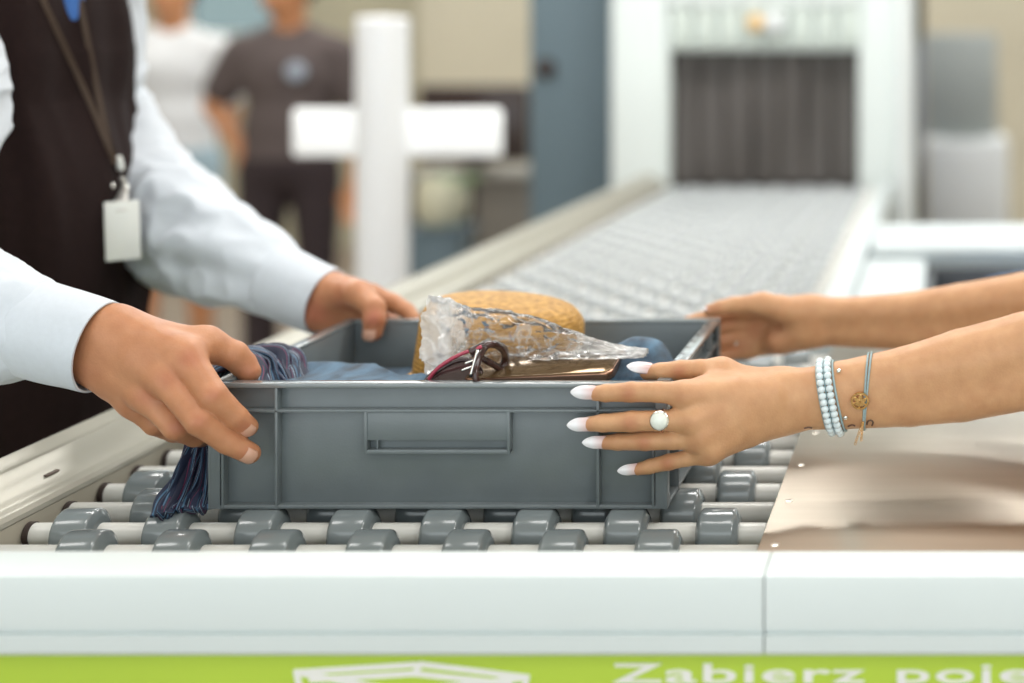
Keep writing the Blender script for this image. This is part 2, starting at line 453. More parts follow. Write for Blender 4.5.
def nets(Fd, lo, h, name, smooth=1):
    S = Fd < 0
    nx, ny, nz = Fd.shape
    cnt = np.zeros((nx-1, ny-1, nz-1), np.int8)
    for i in (0, 1):
        for j in (0, 1):
            for k in (0, 1): cnt += S[i:nx-1+i, j:ny-1+j, k:nz-1+k]
    act = (cnt > 0) & (cnt < 8)
    idx = np.full(act.shape, -1, np.int64); I, J, K = np.nonzero(act); n = len(I); idx[I, J, K] = np.arange(n)
    acc = np.zeros((n, 3)); num = np.zeros(n)
    cor = [(i, j, k) for i in (0, 1) for j in (0, 1) for k in (0, 1)]
    for a in cor:
        for ax in range(3):
            if a[ax] == 1: continue
            b = list(a); b[ax] = 1
            fa = Fd[I+a[0], J+a[1], K+a[2]]; fb = Fd[I+b[0], J+b[1], K+b[2]]
            x = (fa < 0) != (fb < 0)
            t = np.where(x, fa/np.where(x, fa-fb, 1), 0)
            for c in range(3):
                acc[:, c] += np.where(x, a[c]+(t if c == ax else 0), 0)
            num += x
    co = np.stack([I, J, K], 1)+acc/np.maximum(num, 1)[:, None]
    co = lo+h*co
    quads = []
    for ax in range(3):
        o1, o2 = [(1, 2), (2, 0), (0, 1)][ax]
        sl0 = [slice(None)]*3; sl1 = [slice(None)]*3
        sl0[ax] = slice(0, -1); sl1[ax] = slice(1, None)
        A = S[tuple(sl0)]; B = S[tuple(sl1)]
        E = np.argwhere(A != B)
        E = E[(E[:, o1] > 0) & (E[:, o2] > 0) & (E[:, o1] < Fd.shape[o1]-1) & (E[:, o2] < Fd.shape[o2]-1)]
        ins = A[tuple(E.T)]
        def cell(d1, d2):
            q = E.copy(); q[:, o1] -= d1; q[:, o2] -= d2; return idx[tuple(q.T)]
        q = np.stack([cell(1, 1), cell(0, 1), cell(0, 0), cell(1, 0)], 1)
        q[~ins] = q[~ins][:, ::-1]
        quads.append(q)
    Q = np.vstack(quads); Q = Q[(Q >= 0).all(1)]
    e = np.vstack([Q[:, [0, 1]], Q[:, [1, 2]], Q[:, [2, 3]], Q[:, [3, 0]]])
    e = np.vstack([e, e[:, ::-1]])
    for _ in range(smooth):
        s = np.zeros_like(co); w = np.zeros(len(co))
        np.add.at(s, e[:, 0], co[e[:, 1]]); np.add.at(w, e[:, 0], 1)
        co = co*.4+.6*s/np.maximum(w, 1)[:, None]
    me = bpy.data.meshes.new(name)
    me.vertices.add(len(co)); me.vertices.foreach_set('co', co.astype(np.float32).ravel())
    me.loops.add(len(Q)*4); me.loops.foreach_set('vertex_index', Q.astype(np.int32).ravel())
    me.polygons.add(len(Q)); me.polygons.foreach_set('loop_start', np.arange(0, len(Q)*4, 4, dtype=np.int32))
    try: me.polygons.foreach_set('loop_total', np.full(len(Q), 4, np.int32))
    except Exception: pass
    me.update(calc_edges=True); me.validate()
    return me
def body_mesh(name, core, kc, limbs, kj, h, carve=(), smooth=2):
    """core blended with kc; every limb (own prims, own k) blended to the core with kj but never to another limb"""
    allp = list(core)+[p for l in limbs for p in l[0]]
    fd = Field(allp, h)
    C = fd.group(core, kc); out = C.copy()
    for prims, k in limbs:
        out = np.minimum(out, smin(C, fd.group(prims, k), kj))
    for prims, k in carve:
        out = -smin(-out, fd.group(prims, k), k)
    return nets(out, fd.lo, h, name, smooth)
def attr(me, name, vals):
    a = me.attributes.get(name) or me.attributes.new(name, 'FLOAT', 'POINT')
    a.data.foreach_set('value', np.asarray(vals, np.float32))
def blush(me, spots):
    co = np.empty(len(me.vertices)*3, np.float32); me.vertices.foreach_get('co', co); co = co.reshape(-1, 3)
    v = np.zeros(len(co), np.float32)
    for p, r, a in spots:
        d = np.linalg.norm(co-np.array(p, np.float32), axis=1)
        v = np.maximum(v, a*np.exp(-(d/r)**2))
    attr(me, 'blush', v)
def nail(name, tip, d, up, length, width, base, material, parent, almond=True, curve=.35, thick=.0012):
    """curved nail: base point on the finger back, growing along d, dorsal direction up"""
    d = d.normalized(); up = (up-d*up.dot(d)).normalized(); s = d.cross(up)
    vs, fs, al = [], [], []
    nu, nv = 22, 13
    for layer in (0, 1):
        for i in range(nu):
            t = i/(nu-1)
            if almond: w = width*(.5*min(1, (t/.12)**.5 if t < .12 else 1))*(1 if t < .45 else max(0.02, (1-((t-.45)/.55)**2.2)**.75))
            else: w = width*.5*min(1, .55+2.5*t)*(1 if t < .75 else max(.35, (1-((t-.75)/.25)**2*.5)))
            for j in range(nv):
                x = (j/(nv-1)*2-1)
                dr = -curve*(x*w)**2/(width*.5)
                z = dr-.0016*(2*t-1)**2 - (0 if layer == 0 else thick)
                vs.append(base+d*(length*t)+s*(x*w)+up*z); al.append(t)
    o = nu*nv
    for i in range(nu-1):
        for j in range(nv-1):
            a = i*nv+j
            fs.append((a, a+1, a+nv+1, a+nv)); fs.append((o+a, o+a+nv, o+a+nv+1, o+a+1))
    rim = [i*nv for i in range(nu)]+[(nu-1)*nv+j for j in range(1, nv)]+[i*nv+nv-1 for i in range(nu-2, -1, -1)]+[j for j in range(nv-2, 0, -1)]
    for a, b in zip(rim, rim[1:]+rim[:1]): fs.append((a, b, o+b, o+a))
    me = pydata(vs, fs, name); attr(me, 'along', al)
    bm = bmesh.new(); bm.from_mesh(me); bmesh.ops.recalc_face_normals(bm, faces=bm.faces[:]); bm.to_mesh(me); bm.free()
    return link(name, me, material, parent)

# ================================================================ the setting
def struct(name, lst, material, bev=0):
    return setp(boxes(name, lst, material, None, bev), kind='structure')
YB = 9.0
struct('floor', [((-7, -4, -.1), (5, YB+.2, 0))], M['floor'])
wx0, wx1, wz0, wz1 = -4.86, -4.20, 1.30, 1.90
CZ_ = 2.0
struct('wall_back', [((-7, YB, 0), (wx0, YB+.2, CZ_)), ((wx1, YB, 0), (-3.3, YB+.2, CZ_)), ((wx0, YB, 0), (wx1, YB+.2, wz0)), ((wx0, YB, wz1), (wx1, YB+.2, CZ_))], M['wall2'])
struct('wall_back_right', [((-3.3, YB-.1, 0), (5, YB+.2, CZ_))], M['wall'])
c_ = setp(thing('window_added', None, None, (-1, YB, CZ_)), kind='structure')  # clerestory added out of view; its sky brightens rims and wheels by reflection
boxes('window_frame', [((-7, YB, CZ_), (5, YB+.15, CZ_+.07)), ((-7, YB, 3.53), (5, YB+.15, 3.6))]+[((x, YB+.02, CZ_), (x+.06, YB+.12, 3.6)) for x in [-7+2*i for i in range(7)]], M['frame'], c_)
boxes('window_pane', [((-7, YB+.06, CZ_+.03), (5, YB+.07, 3.57))], M['glass'], c_, 0)
struct('wall_left', [((-7.2, -4, 0), (-7, YB+.2, 3.6))], M['wall2'])
struct('wall_right', [((5, -4, 0), (5.2, YB+.2, 3.6))], M['wall'])
struct('ceiling', [((-7.2, -4, 3.6), (5.2, YB+.2, 3.75))], M['ceil'])
w = setp(thing('window_1', None, None, (wx0, YB, wz0)), kind='structure')
boxes('window_frame', [((wx0, YB+.02, wz0), (wx0+.06, YB+.1, wz1)), ((wx1-.06, YB+.02, wz0), (wx1, YB+.1, wz1)), ((wx0, YB+.02, wz0), (wx1, YB+.1, wz0+.06)), ((wx0, YB+.02, wz1-.06), (wx1, YB+.1, wz1))], M['frame'], w)
boxes('window_pane', [((wx0+.05, YB+.05, wz0+.05), (wx1-.05, YB+.06, wz1-.05))], M['tinted'], w, 0)

# ================================================================ conveyor bed
XL, XR = -.80, -.148          # inner edges of the bed
U0 = 1.006; DU = .0465
BT = .8955                    # level of the wheel tops
AZ = BT-.0220                 # roller axis
bed = thing('conveyor_bed', 'white and beige roller conveyor bed running back to the x-ray tunnel', 'conveyor', ((XL+XR)/2, US*2, 0))
lp = [(-.800, .884), (-.796, .886), (-.7935, .890), (-.7935, .894), (-.796, .898), (-.800, .8995), (-.804, .8992), (-.807, .9005), (-.812, .905), (-.818, .912), (-.8225, .9185), (-.826, .9215), (-.830, .9222), (-.833, .9205), (-.835, .9190), (-.843, .9215), (-.847, .9245), (-.850, .9255), (-.852, .923), (-.853, .90), (-.853, .82), (-.800, .82)]
lrail = prism('side_rail', lp, US*.905, US*3.46, M['railwarm'], bed, 'y')
boxes('inner_side_wall', [((-.7985, US*.90, .78), (-.7945, US*3.46, .8885))], M['wallin'], bed, 0)
boxes('side_label', [((-.8175, US*1.098, .9065), (-.8115, US*1.114, .9085))], M['pan'], lrail, .0005)
boxes('bed_pan', [((-.7985, US*.90, .815), (-.150, US*3.46, .820))], M['pan'], bed, 0)
boxes('side_rail', [((-.1465+-.040, US*1.66, .80), (-.1475, US*3.46, .906))], M['lane'], bed, .006, 3)
boxes('inner_side_wall', [((-.1535, US*.90, .78), (-.1505, US*1.62, .862))], M['wallin'], bed, 0)
fp = [(US*.902, .8655), (US*.902, .9200), (US*.9005, .9225), (US*.866, .9232), (US*.8615, .9212), (US*.860, .9160), (US*.8595, .8843), (US*.8625, .8834), (US*.8625, .8806), (US*.8595, .8797), (US*.8595, .8685), (US*.861, .8655)]
XS = (764-PX)/1215*.86
prism('front_rail', fp, -1.25, XS-.0006, M['rail'], bed)
for x in (-.84, -.24):
    for y in (US*1.0, US*2.2, US*3.35):
        boxes('leg', [((x, y, 0), (x+.05, y+.05, .815))], M['railwarm'], bed, .004)

# rollers: one shaft with staggered wheels, spinning as one piece
wheel_prof = [(.0095, -.0182), (.0150, -.0182), (.0160, -.0178), (.0205, -.0152), (.0216, -.0140), (.0220, -.0122), (.0220, .0122), (.0216, .0140), (.0205, .0152), (.0160, .0178), (.0150, .0182), (.0095, .0182)]
def wheel_mesh(x):
    bm = bmesh.new()
    lathe(bm, wheel_prof, 40, Matrix.Translation((x, US*U0, AZ)) @ Matrix.Rotation(math.pi/2, 4, 'Y'))
    return from_bm(bm, 'wheel')
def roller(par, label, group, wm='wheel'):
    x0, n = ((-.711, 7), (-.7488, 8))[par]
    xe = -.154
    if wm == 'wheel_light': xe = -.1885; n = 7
    t = thing('roller', label, 'roller', ((XL+XR)/2, US*U0, AZ), group)
    bm = bmesh.new(); lathe(bm, [(0, -.790), (.0085, -.790), (.0098, -.7885), (.0098, xe-.0015), (.0085, xe), (0, xe)], 28, Matrix.Translation((0, US*U0, AZ)) @ Matrix.Rotation(math.pi/2, 4, 'Y'))
    link('shaft', from_bm(bm), M['shaft'], t, True, 40)
    bm = bmesh.new(); lathe(bm, [(0, -.7935), (.0108, -.7935), (.0108, -.7888), (0, -.7888)], 28, Matrix.Translation((0, US*U0, AZ)) @ Matrix.Rotation(math.pi/2, 4, 'Y'))
    link('end_cap', from_bm(bm), M['black'], t, True, 40)
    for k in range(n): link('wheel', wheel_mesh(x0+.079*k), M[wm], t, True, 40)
    return t
KIDS = {}
def copy_tree(o, parent=None):
    c = o.copy(); COL.objects.link(c)
    if parent: c.parent = parent; c.matrix_parent_inverse = o.matrix_parent_inverse.copy()
    for ch in (KIDS.get(o.name) or list(o.children)): copy_tree(ch, c)
    return c
words_ = ['roller of grey wheels peeking over the white front rail, nearest the camera', 'second roller from the front rail, grey wheels on a white shaft below the tray edge',
          'third roller from the front rail, its wheels half under the grey tray', 'fourth roller from the front rail, white shaft end beside the hanging scarf',
          'fifth roller from the front rail, wheels seen under the near forearm hand', 'sixth roller from the front rail, seen left of the steel table edge']
protos = {}
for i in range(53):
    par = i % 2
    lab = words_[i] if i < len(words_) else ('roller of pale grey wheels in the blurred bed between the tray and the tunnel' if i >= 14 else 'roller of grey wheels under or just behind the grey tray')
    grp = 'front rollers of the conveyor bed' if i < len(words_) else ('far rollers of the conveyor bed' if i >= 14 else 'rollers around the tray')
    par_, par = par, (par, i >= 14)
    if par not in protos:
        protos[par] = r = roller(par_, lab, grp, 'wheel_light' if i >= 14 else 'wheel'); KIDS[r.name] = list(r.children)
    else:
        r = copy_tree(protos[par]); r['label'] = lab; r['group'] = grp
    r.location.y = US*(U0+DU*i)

# green sign under the rail
sign = thing('green_sign_board', 'lime green sign board with white lettering below the front rail', 'sign', (0, US*.868, 0))
YS = US*.869
boxes('board', [((-1.25, YS, .20), (.42, YS+.02, .8642))], M['green'], sign, .002)
def sx(px): return (px-PX)*(YS/US)/1215
def sz(py): return H-(py-PY)*(YS/US)/1215
bm = bmesh.new()
NST = [0]
def stroke(a, b, w=.0042):
    NST[0] += 1; dy = NST[0]*.00006
    a = V(sx(a[0]), 0, sz(a[1])); b = V(sx(b[0]), 0, sz(b[1])); d = (b-a).normalized(); n = V(-d.z, 0, d.x)*w*.5
    a = a-d*w*.4; b = b+d*w*.4
    lo = [V(p.x, YS-.0008-dy, p.z) for p in (a+n, b+n, b-n, a-n)]; hi = [V(p.x, YS+.0005, p.z) for p in lo]
    A = [bm.verts.new(p) for p in lo]; B = [bm.verts.new(p) for p in hi]
    bm.faces.new(A); bm.faces.new(B[::-1])
    for i in range(4): bm.faces.new((A[i], A[(i+1) % 4], B[(i+1) % 4], B[i]))
for a, b in (((297, 672), (422, 664)), ((422, 664), (527, 677)), ((527, 677), (404, 692)), ((404, 692), (297, 672)), ((312, 679), (414, 673)), ((414, 673), (510, 683)), ((422, 664), (414, 673)),
             ((297, 672), (312, 745)), ((527, 677), (512, 748)), ((404, 692), (404, 770)), ((312, 745), (404, 770)), ((404, 770), (512, 748))): stroke(a, b)
link('tray_pictogram', from_bm(bm), M['letter'], sign, False)
def text(name, body, x, z, size, sxx, parent, material, y, bold=.0):
    cu = bpy.data.curves.new(name, 'FONT'); cu.body = body; cu.size = size; cu.extrude = .0006; cu.offset = bold; cu.space_character = 1.08
    to = bpy.data.objects.new(name, cu); COL.objects.link(to)
    bpy.context.view_layer.update()
    me = bpy.data.meshes.new_from_object(to.evaluated_get(bpy.context.evaluated_depsgraph_get()))
    bpy.data.objects.remove(to)
    mtx = Matrix.Translation((x, y, z)) @ Matrix.Rotation(math.pi/2, 4, 'X') @ Matrix.Diagonal((sxx, 1, 1, 1))
    me.transform(mtx)
    xs = [v.co.x for v in me.vertices]
    return me, min(xs), max(xs)
def fit_text(name, body, x0, x1, z, size, parent, material, y, bold):
    me, a, b = text(name, body, 0, z, size, 1, parent, material, y, bold)
    k = (x1-x0)/(b-a)
    for v in me.vertices: v.co.x = x0+(v.co.x-a)*k
    return link(name, me, material, parent, False)
cap = (sz(663)-sz(682))
fit_text('lettering', 'Zabierz', sx(612), sx(865), sz(682), cap/.70, sign, M['letter'], YS-.0006, .00025)
fit_text('lettering', 'pojemnik', sx(897), sx(897+300), sz(682), cap/.70, sign, M['letter'], YS-.0006, .00025)

# steel side table with its own stretch of front rail
table = thing('steel_table', 'brushed steel table top to the right of the rollers', 'table', (.13, US*1.25, 0))
boxes('table_top', [((XR, US*.903, .896), (.40, US*1.64, .9005))], M['steeltop'], table, .001)
boxes('cabinet', [((XR+.002, US*.905, .20), (.385, US*1.62, .896))], M['white'], table, .004)
prism('front_rail', fp, XS+.0006, .42, M['rail'], table)
for px, py in ((800, 465), (789, 501), (775, 545), (815, 433)):
    u = (H-.9005)*1215/(py-PY); c = P(px, py, u); c.x = max(c.x, XR+.012)
    bm = bmesh.new(); lathe(bm, [(0, .0010), (.0022, .0009), (.0036, .0003), (.0038, -.0005), (0, -.0005)], 16, Matrix.Translation((c.x, c.y, .9005)))
    link('screw_head', from_bm(bm), M['screw'], table, True, 40)
for x in (-.1, .32):
    for y in (1.15, 1.8): boxes('leg', [((x, y, 0), (x+.05, y+.05, .21))], M['railwarm'], table, .003)

# return lane behind the table: white strip, white rail, sunken grey tray with a blue cloth
lane = thing('return_lane', 'white railed return lane behind the steel table at right', 'counter', (.6, US*2.2, 0))
boxes('side_strip', [((XR+.004, US*1.66, .30), (-.034, US*2.235, .902))], M['lane'], lane, .004)
boxes('shelf', [((-.034, US*1.66, .74), (1.45, US*2.235, .76))], M['pan'], lane, .002)
prism('cross_rail', [(US*2.50, .87), (US*2.50, .922), (US*2.495, .926), (US*2.26, .926), (US*2.245, .922), (US*2.24, .914), (US*2.24, .905), (US*2.245, .903), (US*2.24, .901), (US*2.24, .893), (US*2.25, .87)], -.135, 1.45, M['lane'], lane)
boxes('cabinet', [((-.034, US*2.235, .30), (1.44, US*2.48, .872))], M['white'], lane, .004)
for x in (-.02, 1.38): boxes('leg', [((x, 2.75, 0), (x+.05, 2.8, .31))], M['railwarm'], lane, .003)
def open_tray(name, par, lo, hi, t, material):
    bm = bmesh.new()
    bx(bm, (lo[0], lo[1], lo[2]), (hi[0], hi[1], lo[2]+t), .002)
    for a, b in (((lo[0], lo[1], lo[2]), (lo[0]+t, hi[1], hi[2])), ((hi[0]-t, lo[1], lo[2]), (hi[0], hi[1], hi[2])), ((lo[0], lo[1], lo[2]), (hi[0], lo[1]+t, hi[2])), ((lo[0], hi[1]-t, lo[2]), (hi[0], hi[1], hi[2]))): bx(bm, a, b, .002)
    return link(name, from_bm(bm), material, par, True, 35)
tr = thing('grey_tray', 'dark grey tray with blue cloth in the return lane behind the arms', 'tray', (.2, US*1.95, .76))
open_tray('tray_body', tr, (-.030, US*1.70, .761), (.40, US*2.225, .885), .006, M['tray2'])
boxes('tray_rim', [((-.033, US*1.695, .880), (-.020, US*2.23, .887)), ((.39, US*1.695, .880), (.403, US*2.23, .887)), ((-.033, US*1.695, .880), (.403, US*1.70, .887)), ((-.033, US*2.222, .880), (.403, US*2.232, .887))], M['tray2'], tr, .002)
vs, fs = [], []
nx, ny = 40, 30
for j in range(ny):
    for i in range(nx):
        a, b = i/(nx-1)*2-1, j/(ny-1)*2-1
        e = max(0, 1-(a*a)**2)*max(0, 1-(b*b)**2)
        vs.append(V(.15+a*.13, US*2.10+b*.11, .770+e*(.122+.012*noise.noise(V(a*2, b*2, 3)))+.008*noise.noise(V(a*5, b*5, 1))*e))
for j in range(ny-1):
    for i in range(nx-1):
        a = j*nx+i; fs.append((a, a+1, a+nx+1, a+nx))
fs.append(tuple([i for i in range(nx)][::-1]+[j*nx for j in range(1, ny)]+[(ny-1)*nx+i for i in range(1, nx)]+[j*nx+nx-1 for j in range(ny-2, 0, -1)]))
cl = link('blue_cloth', pydata(vs, fs), M['bluecloth']); setp(cl, 'crumpled light blue cloth inside the dark grey tray at right', 'cloth')

# ================================================================ x-ray machine
um = 3.49; ym = US*um
def mx_(px, u=um): return (px-PX)*u/1215
def mz(py, u=um): return H-(py-PY)*u/1215
xr = thing('xray_machine', 'white and blue grey x-ray baggage scanner with dark curtained tunnel', 'baggage scanner', (mx_(762), ym+.7, 0))
xa, xb, xc, xd = mx_(610), mx_(669), mx_(858), mx_(914)
zt, zb, ztop = mz(51), .885, 1.78
boxes('front_post', [((xa, ym, .25), (xb, ym+.16, ztop))], M['machine'], xr, .015, 3)
boxes('front_post', [((xc, ym, .25), (xd, ym+.16, ztop))], M['machine'], xr, .015, 3)
bm = bmesh.new(); lathe(bm, [(0, .25), (.016, .25), (.016, ztop-.01), (.010, ztop), (0, ztop)], 20, Matrix.Translation((mx_(904), ym-.012, 0)))
link('corner_tube', from_bm(bm), M['white'], xr, True, 40)
hd = boxes('tunnel_header', [((xb, ym+.012, zt), (xc, ym+.15, ztop))], M['machine'], xr, .004)
lst = []
k = 0
for px in range(672, 860, 24): lst.append(((mx_(px), ym-.006, zt+.012), (mx_(px+19), ym+.013, mz(8))))
boxes('fluted_panel', lst, M['fluted'], xr, .006, 3)
boxes('header_cap', [((xb-.002, ym-.010, mz(7)), (xc+.002, ym+.02, mz(-12)))], M['machine'], xr, .005)
boxes('tunnel_sill', [((xb, ym-.002, .25), (xc, ym+.15, zb-.02))], M['machine'], xr, .004)
boxes('machine_housing', [((xa+.01, ym+.14, .25), (xb-.03, ym+1.9, 1.72)), ((xc+.03, ym+.14, .25), (xd+.0, ym+1.9, 1.72)), ((xa+.01, ym+.14, zt+.02), (xd, ym+1.9, 1.72)), ((xa+.01, ym+.14, .25), (xd, ym+1.9, zb-.03)), ((xa+.01, ym+1.88, .25), (xd, ym+1.9, 1.72))], M['navy'], xr, .01)
boxes('tunnel_belt', [((xb+.005, ym+.02, zb-.03), (xc-.005, ym+1.85, zb-.012))], M['black'], xr, .002)
ns = 7
for i in range(ns):
    a = xb+(xc-xb)*i/ns; b = xb+(xc-xb)*(i+1)/ns
    vs, fs = [], []
    for j in range(20):
        z = zt+.01-(zt+.005-zb)*j/19
        for q in range(5):
            x = a+.001+(b-a-.002)*q/4
            vs.append(V(x, ym+.045+(i % 2)*.004+.005*math.sin(math.pi*q/4)+.006*math.sin(j*.25+i), z))
    n0 = len(vs)
    vs += [v+V(0, .003, 0) for v in vs]
    for j in range(19):
        for q in range(4):
            t = j*5+q; fs.append((t, t+1, t+6, t+5)); fs.append((n0+t, n0+t+5, n0+t+6, n0+t+1))
    for j in range(19):
        fs.append((j*5, j*5+5, n0+j*5+5, n0+j*5)); fs.append((j*5+4, n0+j*5+4, n0+j*5+9, j*5+9))
    link('curtain_strip', pydata(vs, fs), M['curtain'], xr)
for px, m_, r_ in ((775, 'white', .034), (756, 'orange', .024)):
    bm = bmesh.new(); lathe(bm, [(0, .03), (r_*.7, .027), (r_, .015), (r_, 0), (0, 0)], 24, Matrix.Translation((mx_(px), ym-.006, mz(23))) @ Matrix.Rotation(math.pi/2, 4, 'X'))
    link('indicator_lamp', from_bm(bm), M[m_], xr, True, 40)['label'] = 'round white lamp' if m_ == 'white' else 'orange lamp'
for x in (xa+.05, xd-.12):
    for y in (ym+.1, ym+1.7): boxes('foot', [((x, y, 0), (x+.07, y+.07, .26))], M['black'], xr, .004)
uc = 3.72; yc = US*uc
cb = thing('blue_grey_cabinet', 'tall blue grey steel cabinet left of the x-ray scanner', 'cabinet', (mx_(565, uc), yc+.3, 0))
boxes('cabinet_body', [((mx_(529, uc), yc, .06), (mx_(616, uc), yc+.6, 1.78))], M['bluegrey'], cb, .008)
boxes('door', [((mx_(533, uc), yc-.012, .12), (mx_(613, uc), yc+.001, 1.75))], M['bluegrey'], cb, .005)
bm = bmesh.new(); lathe(bm, [(0, .02), (.022, .02), (.030, .012), (.031, 0), (0, 0)], 24, Matrix.Translation((mx_(547, uc), yc-.012, mz(68, uc))) @ Matrix.Rotation(math.pi/2, 4, 'X'))
link('knob', from_bm(bm), M['black'], cb, True, 40)
boxes('plinth', [((mx_(529, uc)+.02, yc+.02, 0), (mx_(616, uc)-.02, yc+.58, .065))], M['black'], cb, .002)

# barrier post with two lit wings
ub = 3.0; yb = US*ub
bp = thing('barrier_post', 'white round barrier post with two bright white wing panels', 'barrier', (mx_(383, ub), yb, 0))
rp_ = 25.5*ub/1215
bm = bmesh.new(); lathe(bm, [(0, 0), (.14, 0), (.14, .012), (.13, .016), (rp_+.002, .018), (rp_+.002, .03), (rp_, .03), (rp_, mz(20, ub)), (rp_*.9, mz(17, ub)), (0, mz(16, ub))], 40, Matrix.Translation((mx_(382.5, ub), yb, 0)))
link('post', from_bm(bm), mat('post white enamel', 'f7f9fb', .35, vary=.01), bp, True, 40)
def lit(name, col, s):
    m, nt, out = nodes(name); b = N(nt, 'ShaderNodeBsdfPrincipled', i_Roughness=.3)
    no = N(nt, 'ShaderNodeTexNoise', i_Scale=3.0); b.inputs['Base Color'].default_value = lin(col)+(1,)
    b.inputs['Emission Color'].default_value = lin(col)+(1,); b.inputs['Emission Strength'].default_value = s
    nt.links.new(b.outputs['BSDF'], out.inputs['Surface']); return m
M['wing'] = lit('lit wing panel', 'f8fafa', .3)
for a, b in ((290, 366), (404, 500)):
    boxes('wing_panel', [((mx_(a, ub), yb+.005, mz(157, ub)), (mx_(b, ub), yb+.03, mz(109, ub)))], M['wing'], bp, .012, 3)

# desk, monitor, pot and console in the background
ud = 5.3; yd = US*ud
dk = thing('desk', 'grey desk with dark front behind the barrier post', 'desk', (mx_(468, ud), yd, 0))
boxes('desk_top', [((mx_(400, ud), yd-.05, mz(174, ud)-.03), (mx_(560, ud), yd+.5, mz(174, ud)))], M['desk'], dk, .004)
boxes('front_panel', [((mx_(402, ud), yd, .02), (mx_(478, ud), yd+.02, mz(174, ud)-.03))], M['trouser'], dk, .003)
boxes('side_panel', [((mx_(478, ud), yd-.03, 0), (mx_(556, ud), yd+.45, mz(174, ud)-.03))], M['desk'], dk, .004)
mo = thing('monitor', 'wide dark monitor on the desk behind the barrier post', 'monitor', (mx_(466, ud), yd+.1, mz(174, ud)))
boxes('bezel', [((mx_(412, ud), yd+.08, mz(164, ud)), (mx_(522, ud), yd+.13, mz(86, ud)))], M['black'], mo, .008)
boxes('screen', [((mx_(416, ud), yd+.075, mz(160, ud)), (mx_(518, ud), yd+.082, mz(90, ud)))], mat('screen off', '3e322f', .25), mo, .002)
boxes('stand', [((mx_(460, ud), yd+.1, mz(174, ud)+.012), (mx_(474, ud), yd+.125, mz(160, ud))), ((mx_(448, ud), yd+.04, mz(174, ud)), (mx_(486, ud), yd+.18, mz(174, ud)+.014))], M['black'], mo, .004)
up = 4.7; yp = US*up
ps = boxes('pedestal', [((mx_(418, up), yp-.10, 0), (mx_(466, up), yp+.10, mz(226, up)-.02)), ((mx_(414, up), yp-.115, mz(226, up)-.02), (mx_(470, up), yp+.115, mz(226, up)))], M['bluegrey'], None, .004)
setp(ps, 'low blue grey pedestal under the cream plant pot', 'stand')
pt = thing('plant_pot', 'rounded cream pot with a little greenery in front of the desk', 'potted plant', (mx_(442, up), yp, mz(226, up)))
bm = bmesh.new(); z0 = mz(226, up)
lathe(bm, [(0, 0), (.07, 0), (.095, .03), (.105, .09), (.10, .15), (.085, .185), (.078, .185), (.085, .15), (.06, .14), (0, .14)], 32, Matrix.Translation((mx_(442, up), yp, z0)))
link('pot', from_bm(bm), M['pot'], pt, True, 60)
vs, fs = [], []
for i in range(46):
    a = R.uniform(0, 6.28); l = R.uniform(.05, .12); o = V(mx_(446, up)+R.uniform(-.04, .07), yp+R.uniform(-.06, .06), z0+.15)
    d = V(math.cos(a)*.8, math.sin(a)*.8, R.uniform(-.2, .5)); s = d.cross(V(0, 0, 1)).normalized()*l*.22; n0 = len(vs)
    c1 = o+d*l*.5+V(0, 0, .02); vs += [o, c1+s, o+d*l, c1-s, c1+V(0, 0, .006)]
    fs += [(n0, n0+1, n0+4), (n0+1, n0+2, n0+4), (n0+2, n0+3, n0+4), (n0+3, n0, n0+4)]
link('foliage', pydata(vs, fs), M['leaf'], pt)
ue = 5.2; ye = US*ue
co_ = thing('white_console', 'pale white console cabinet right of the x-ray scanner', 'cabinet', (mx_(966, ue), ye+.2, 0))
boxes('cabinet_body', [((mx_(926, ue), ye, 0), (mx_(1009, ue), ye+.5, mz(140, ue)))], M['white'], co_, .02, 3)
boxes('door', [((mx_(931, ue), ye-.012, .1), (mx_(1004, ue), ye+.001, mz(150, ue)))], M['white'], co_, .006)
gs_ = thing('grey_display', 'flat grey display standing on the white console', 'display', (mx_(962, ue), ye+.1, mz(140, ue)))
boxes('display_panel', [((mx_(925, ue), ye+.08, mz(138, ue)), (mx_(998, ue), ye+.16, mz(33, ue)))], M['greyscreen'], gs_, .01)
boxes('display_foot', [((mx_(945, ue), ye+.03, mz(140, ue)), (mx_(980, ue), ye+.25, mz(138, ue)+.005))], M['greyscreen'], gs_, .003)

ov = thing('unseen_dark_panel', 'added dark panel above the view, for the dark reflection in the steel table', 'screen', (.35, 4.35, 3.6))  # added out of view so the steel table reflects something dark
boxes('dark_panel', [((-.07, 4.33, 1.60), (.85, 4.40, 2.08))], M['black'], ov, .01)
boxes('hanger', [((.10, 4.36, 2.07), (.13, 4.39, 3.6)), ((.62, 4.36, 2.07), (.65, 4.39, 3.6))], M['black'], ov, .002)

# ================================================================ the tray in hand
CX0, CX1, CY0, CY1, CZ0, CZ1 = -.638, -.2395, US*1.05, US*1.30, BT+.0004, 1.0050
crate = thing('grey_crate', 'grey ribbed plastic tray held over the rollers with jeans and a hat inside', 'tray', ((CX0+CX1)/2, (CY0+CY1)/2, CZ0))
I_ = .009; T_ = .003
bm = bmesh.new()
x0, x1, y0, y1 = CX0+I_, CX1-I_, CY0+I_, CY1-I_
bx(bm, (x0, y0, CZ0), (x1, y1, CZ0+.004), .001)
for a, b in (((x0, y0, CZ0), (x0+T_, y1, CZ1-.001)), ((x1-T_, y0, CZ0), (x1, y1, CZ1-.001)), ((x0, y0, CZ0), (x1, y0+T_, CZ1-.001)), ((x0, y1-T_, CZ0), (x1, y1, CZ1-.001))): bx(bm, a, b, .0008)
shell = link('tray_body', from_bm(bm), M['crate'], crate, True, 35)
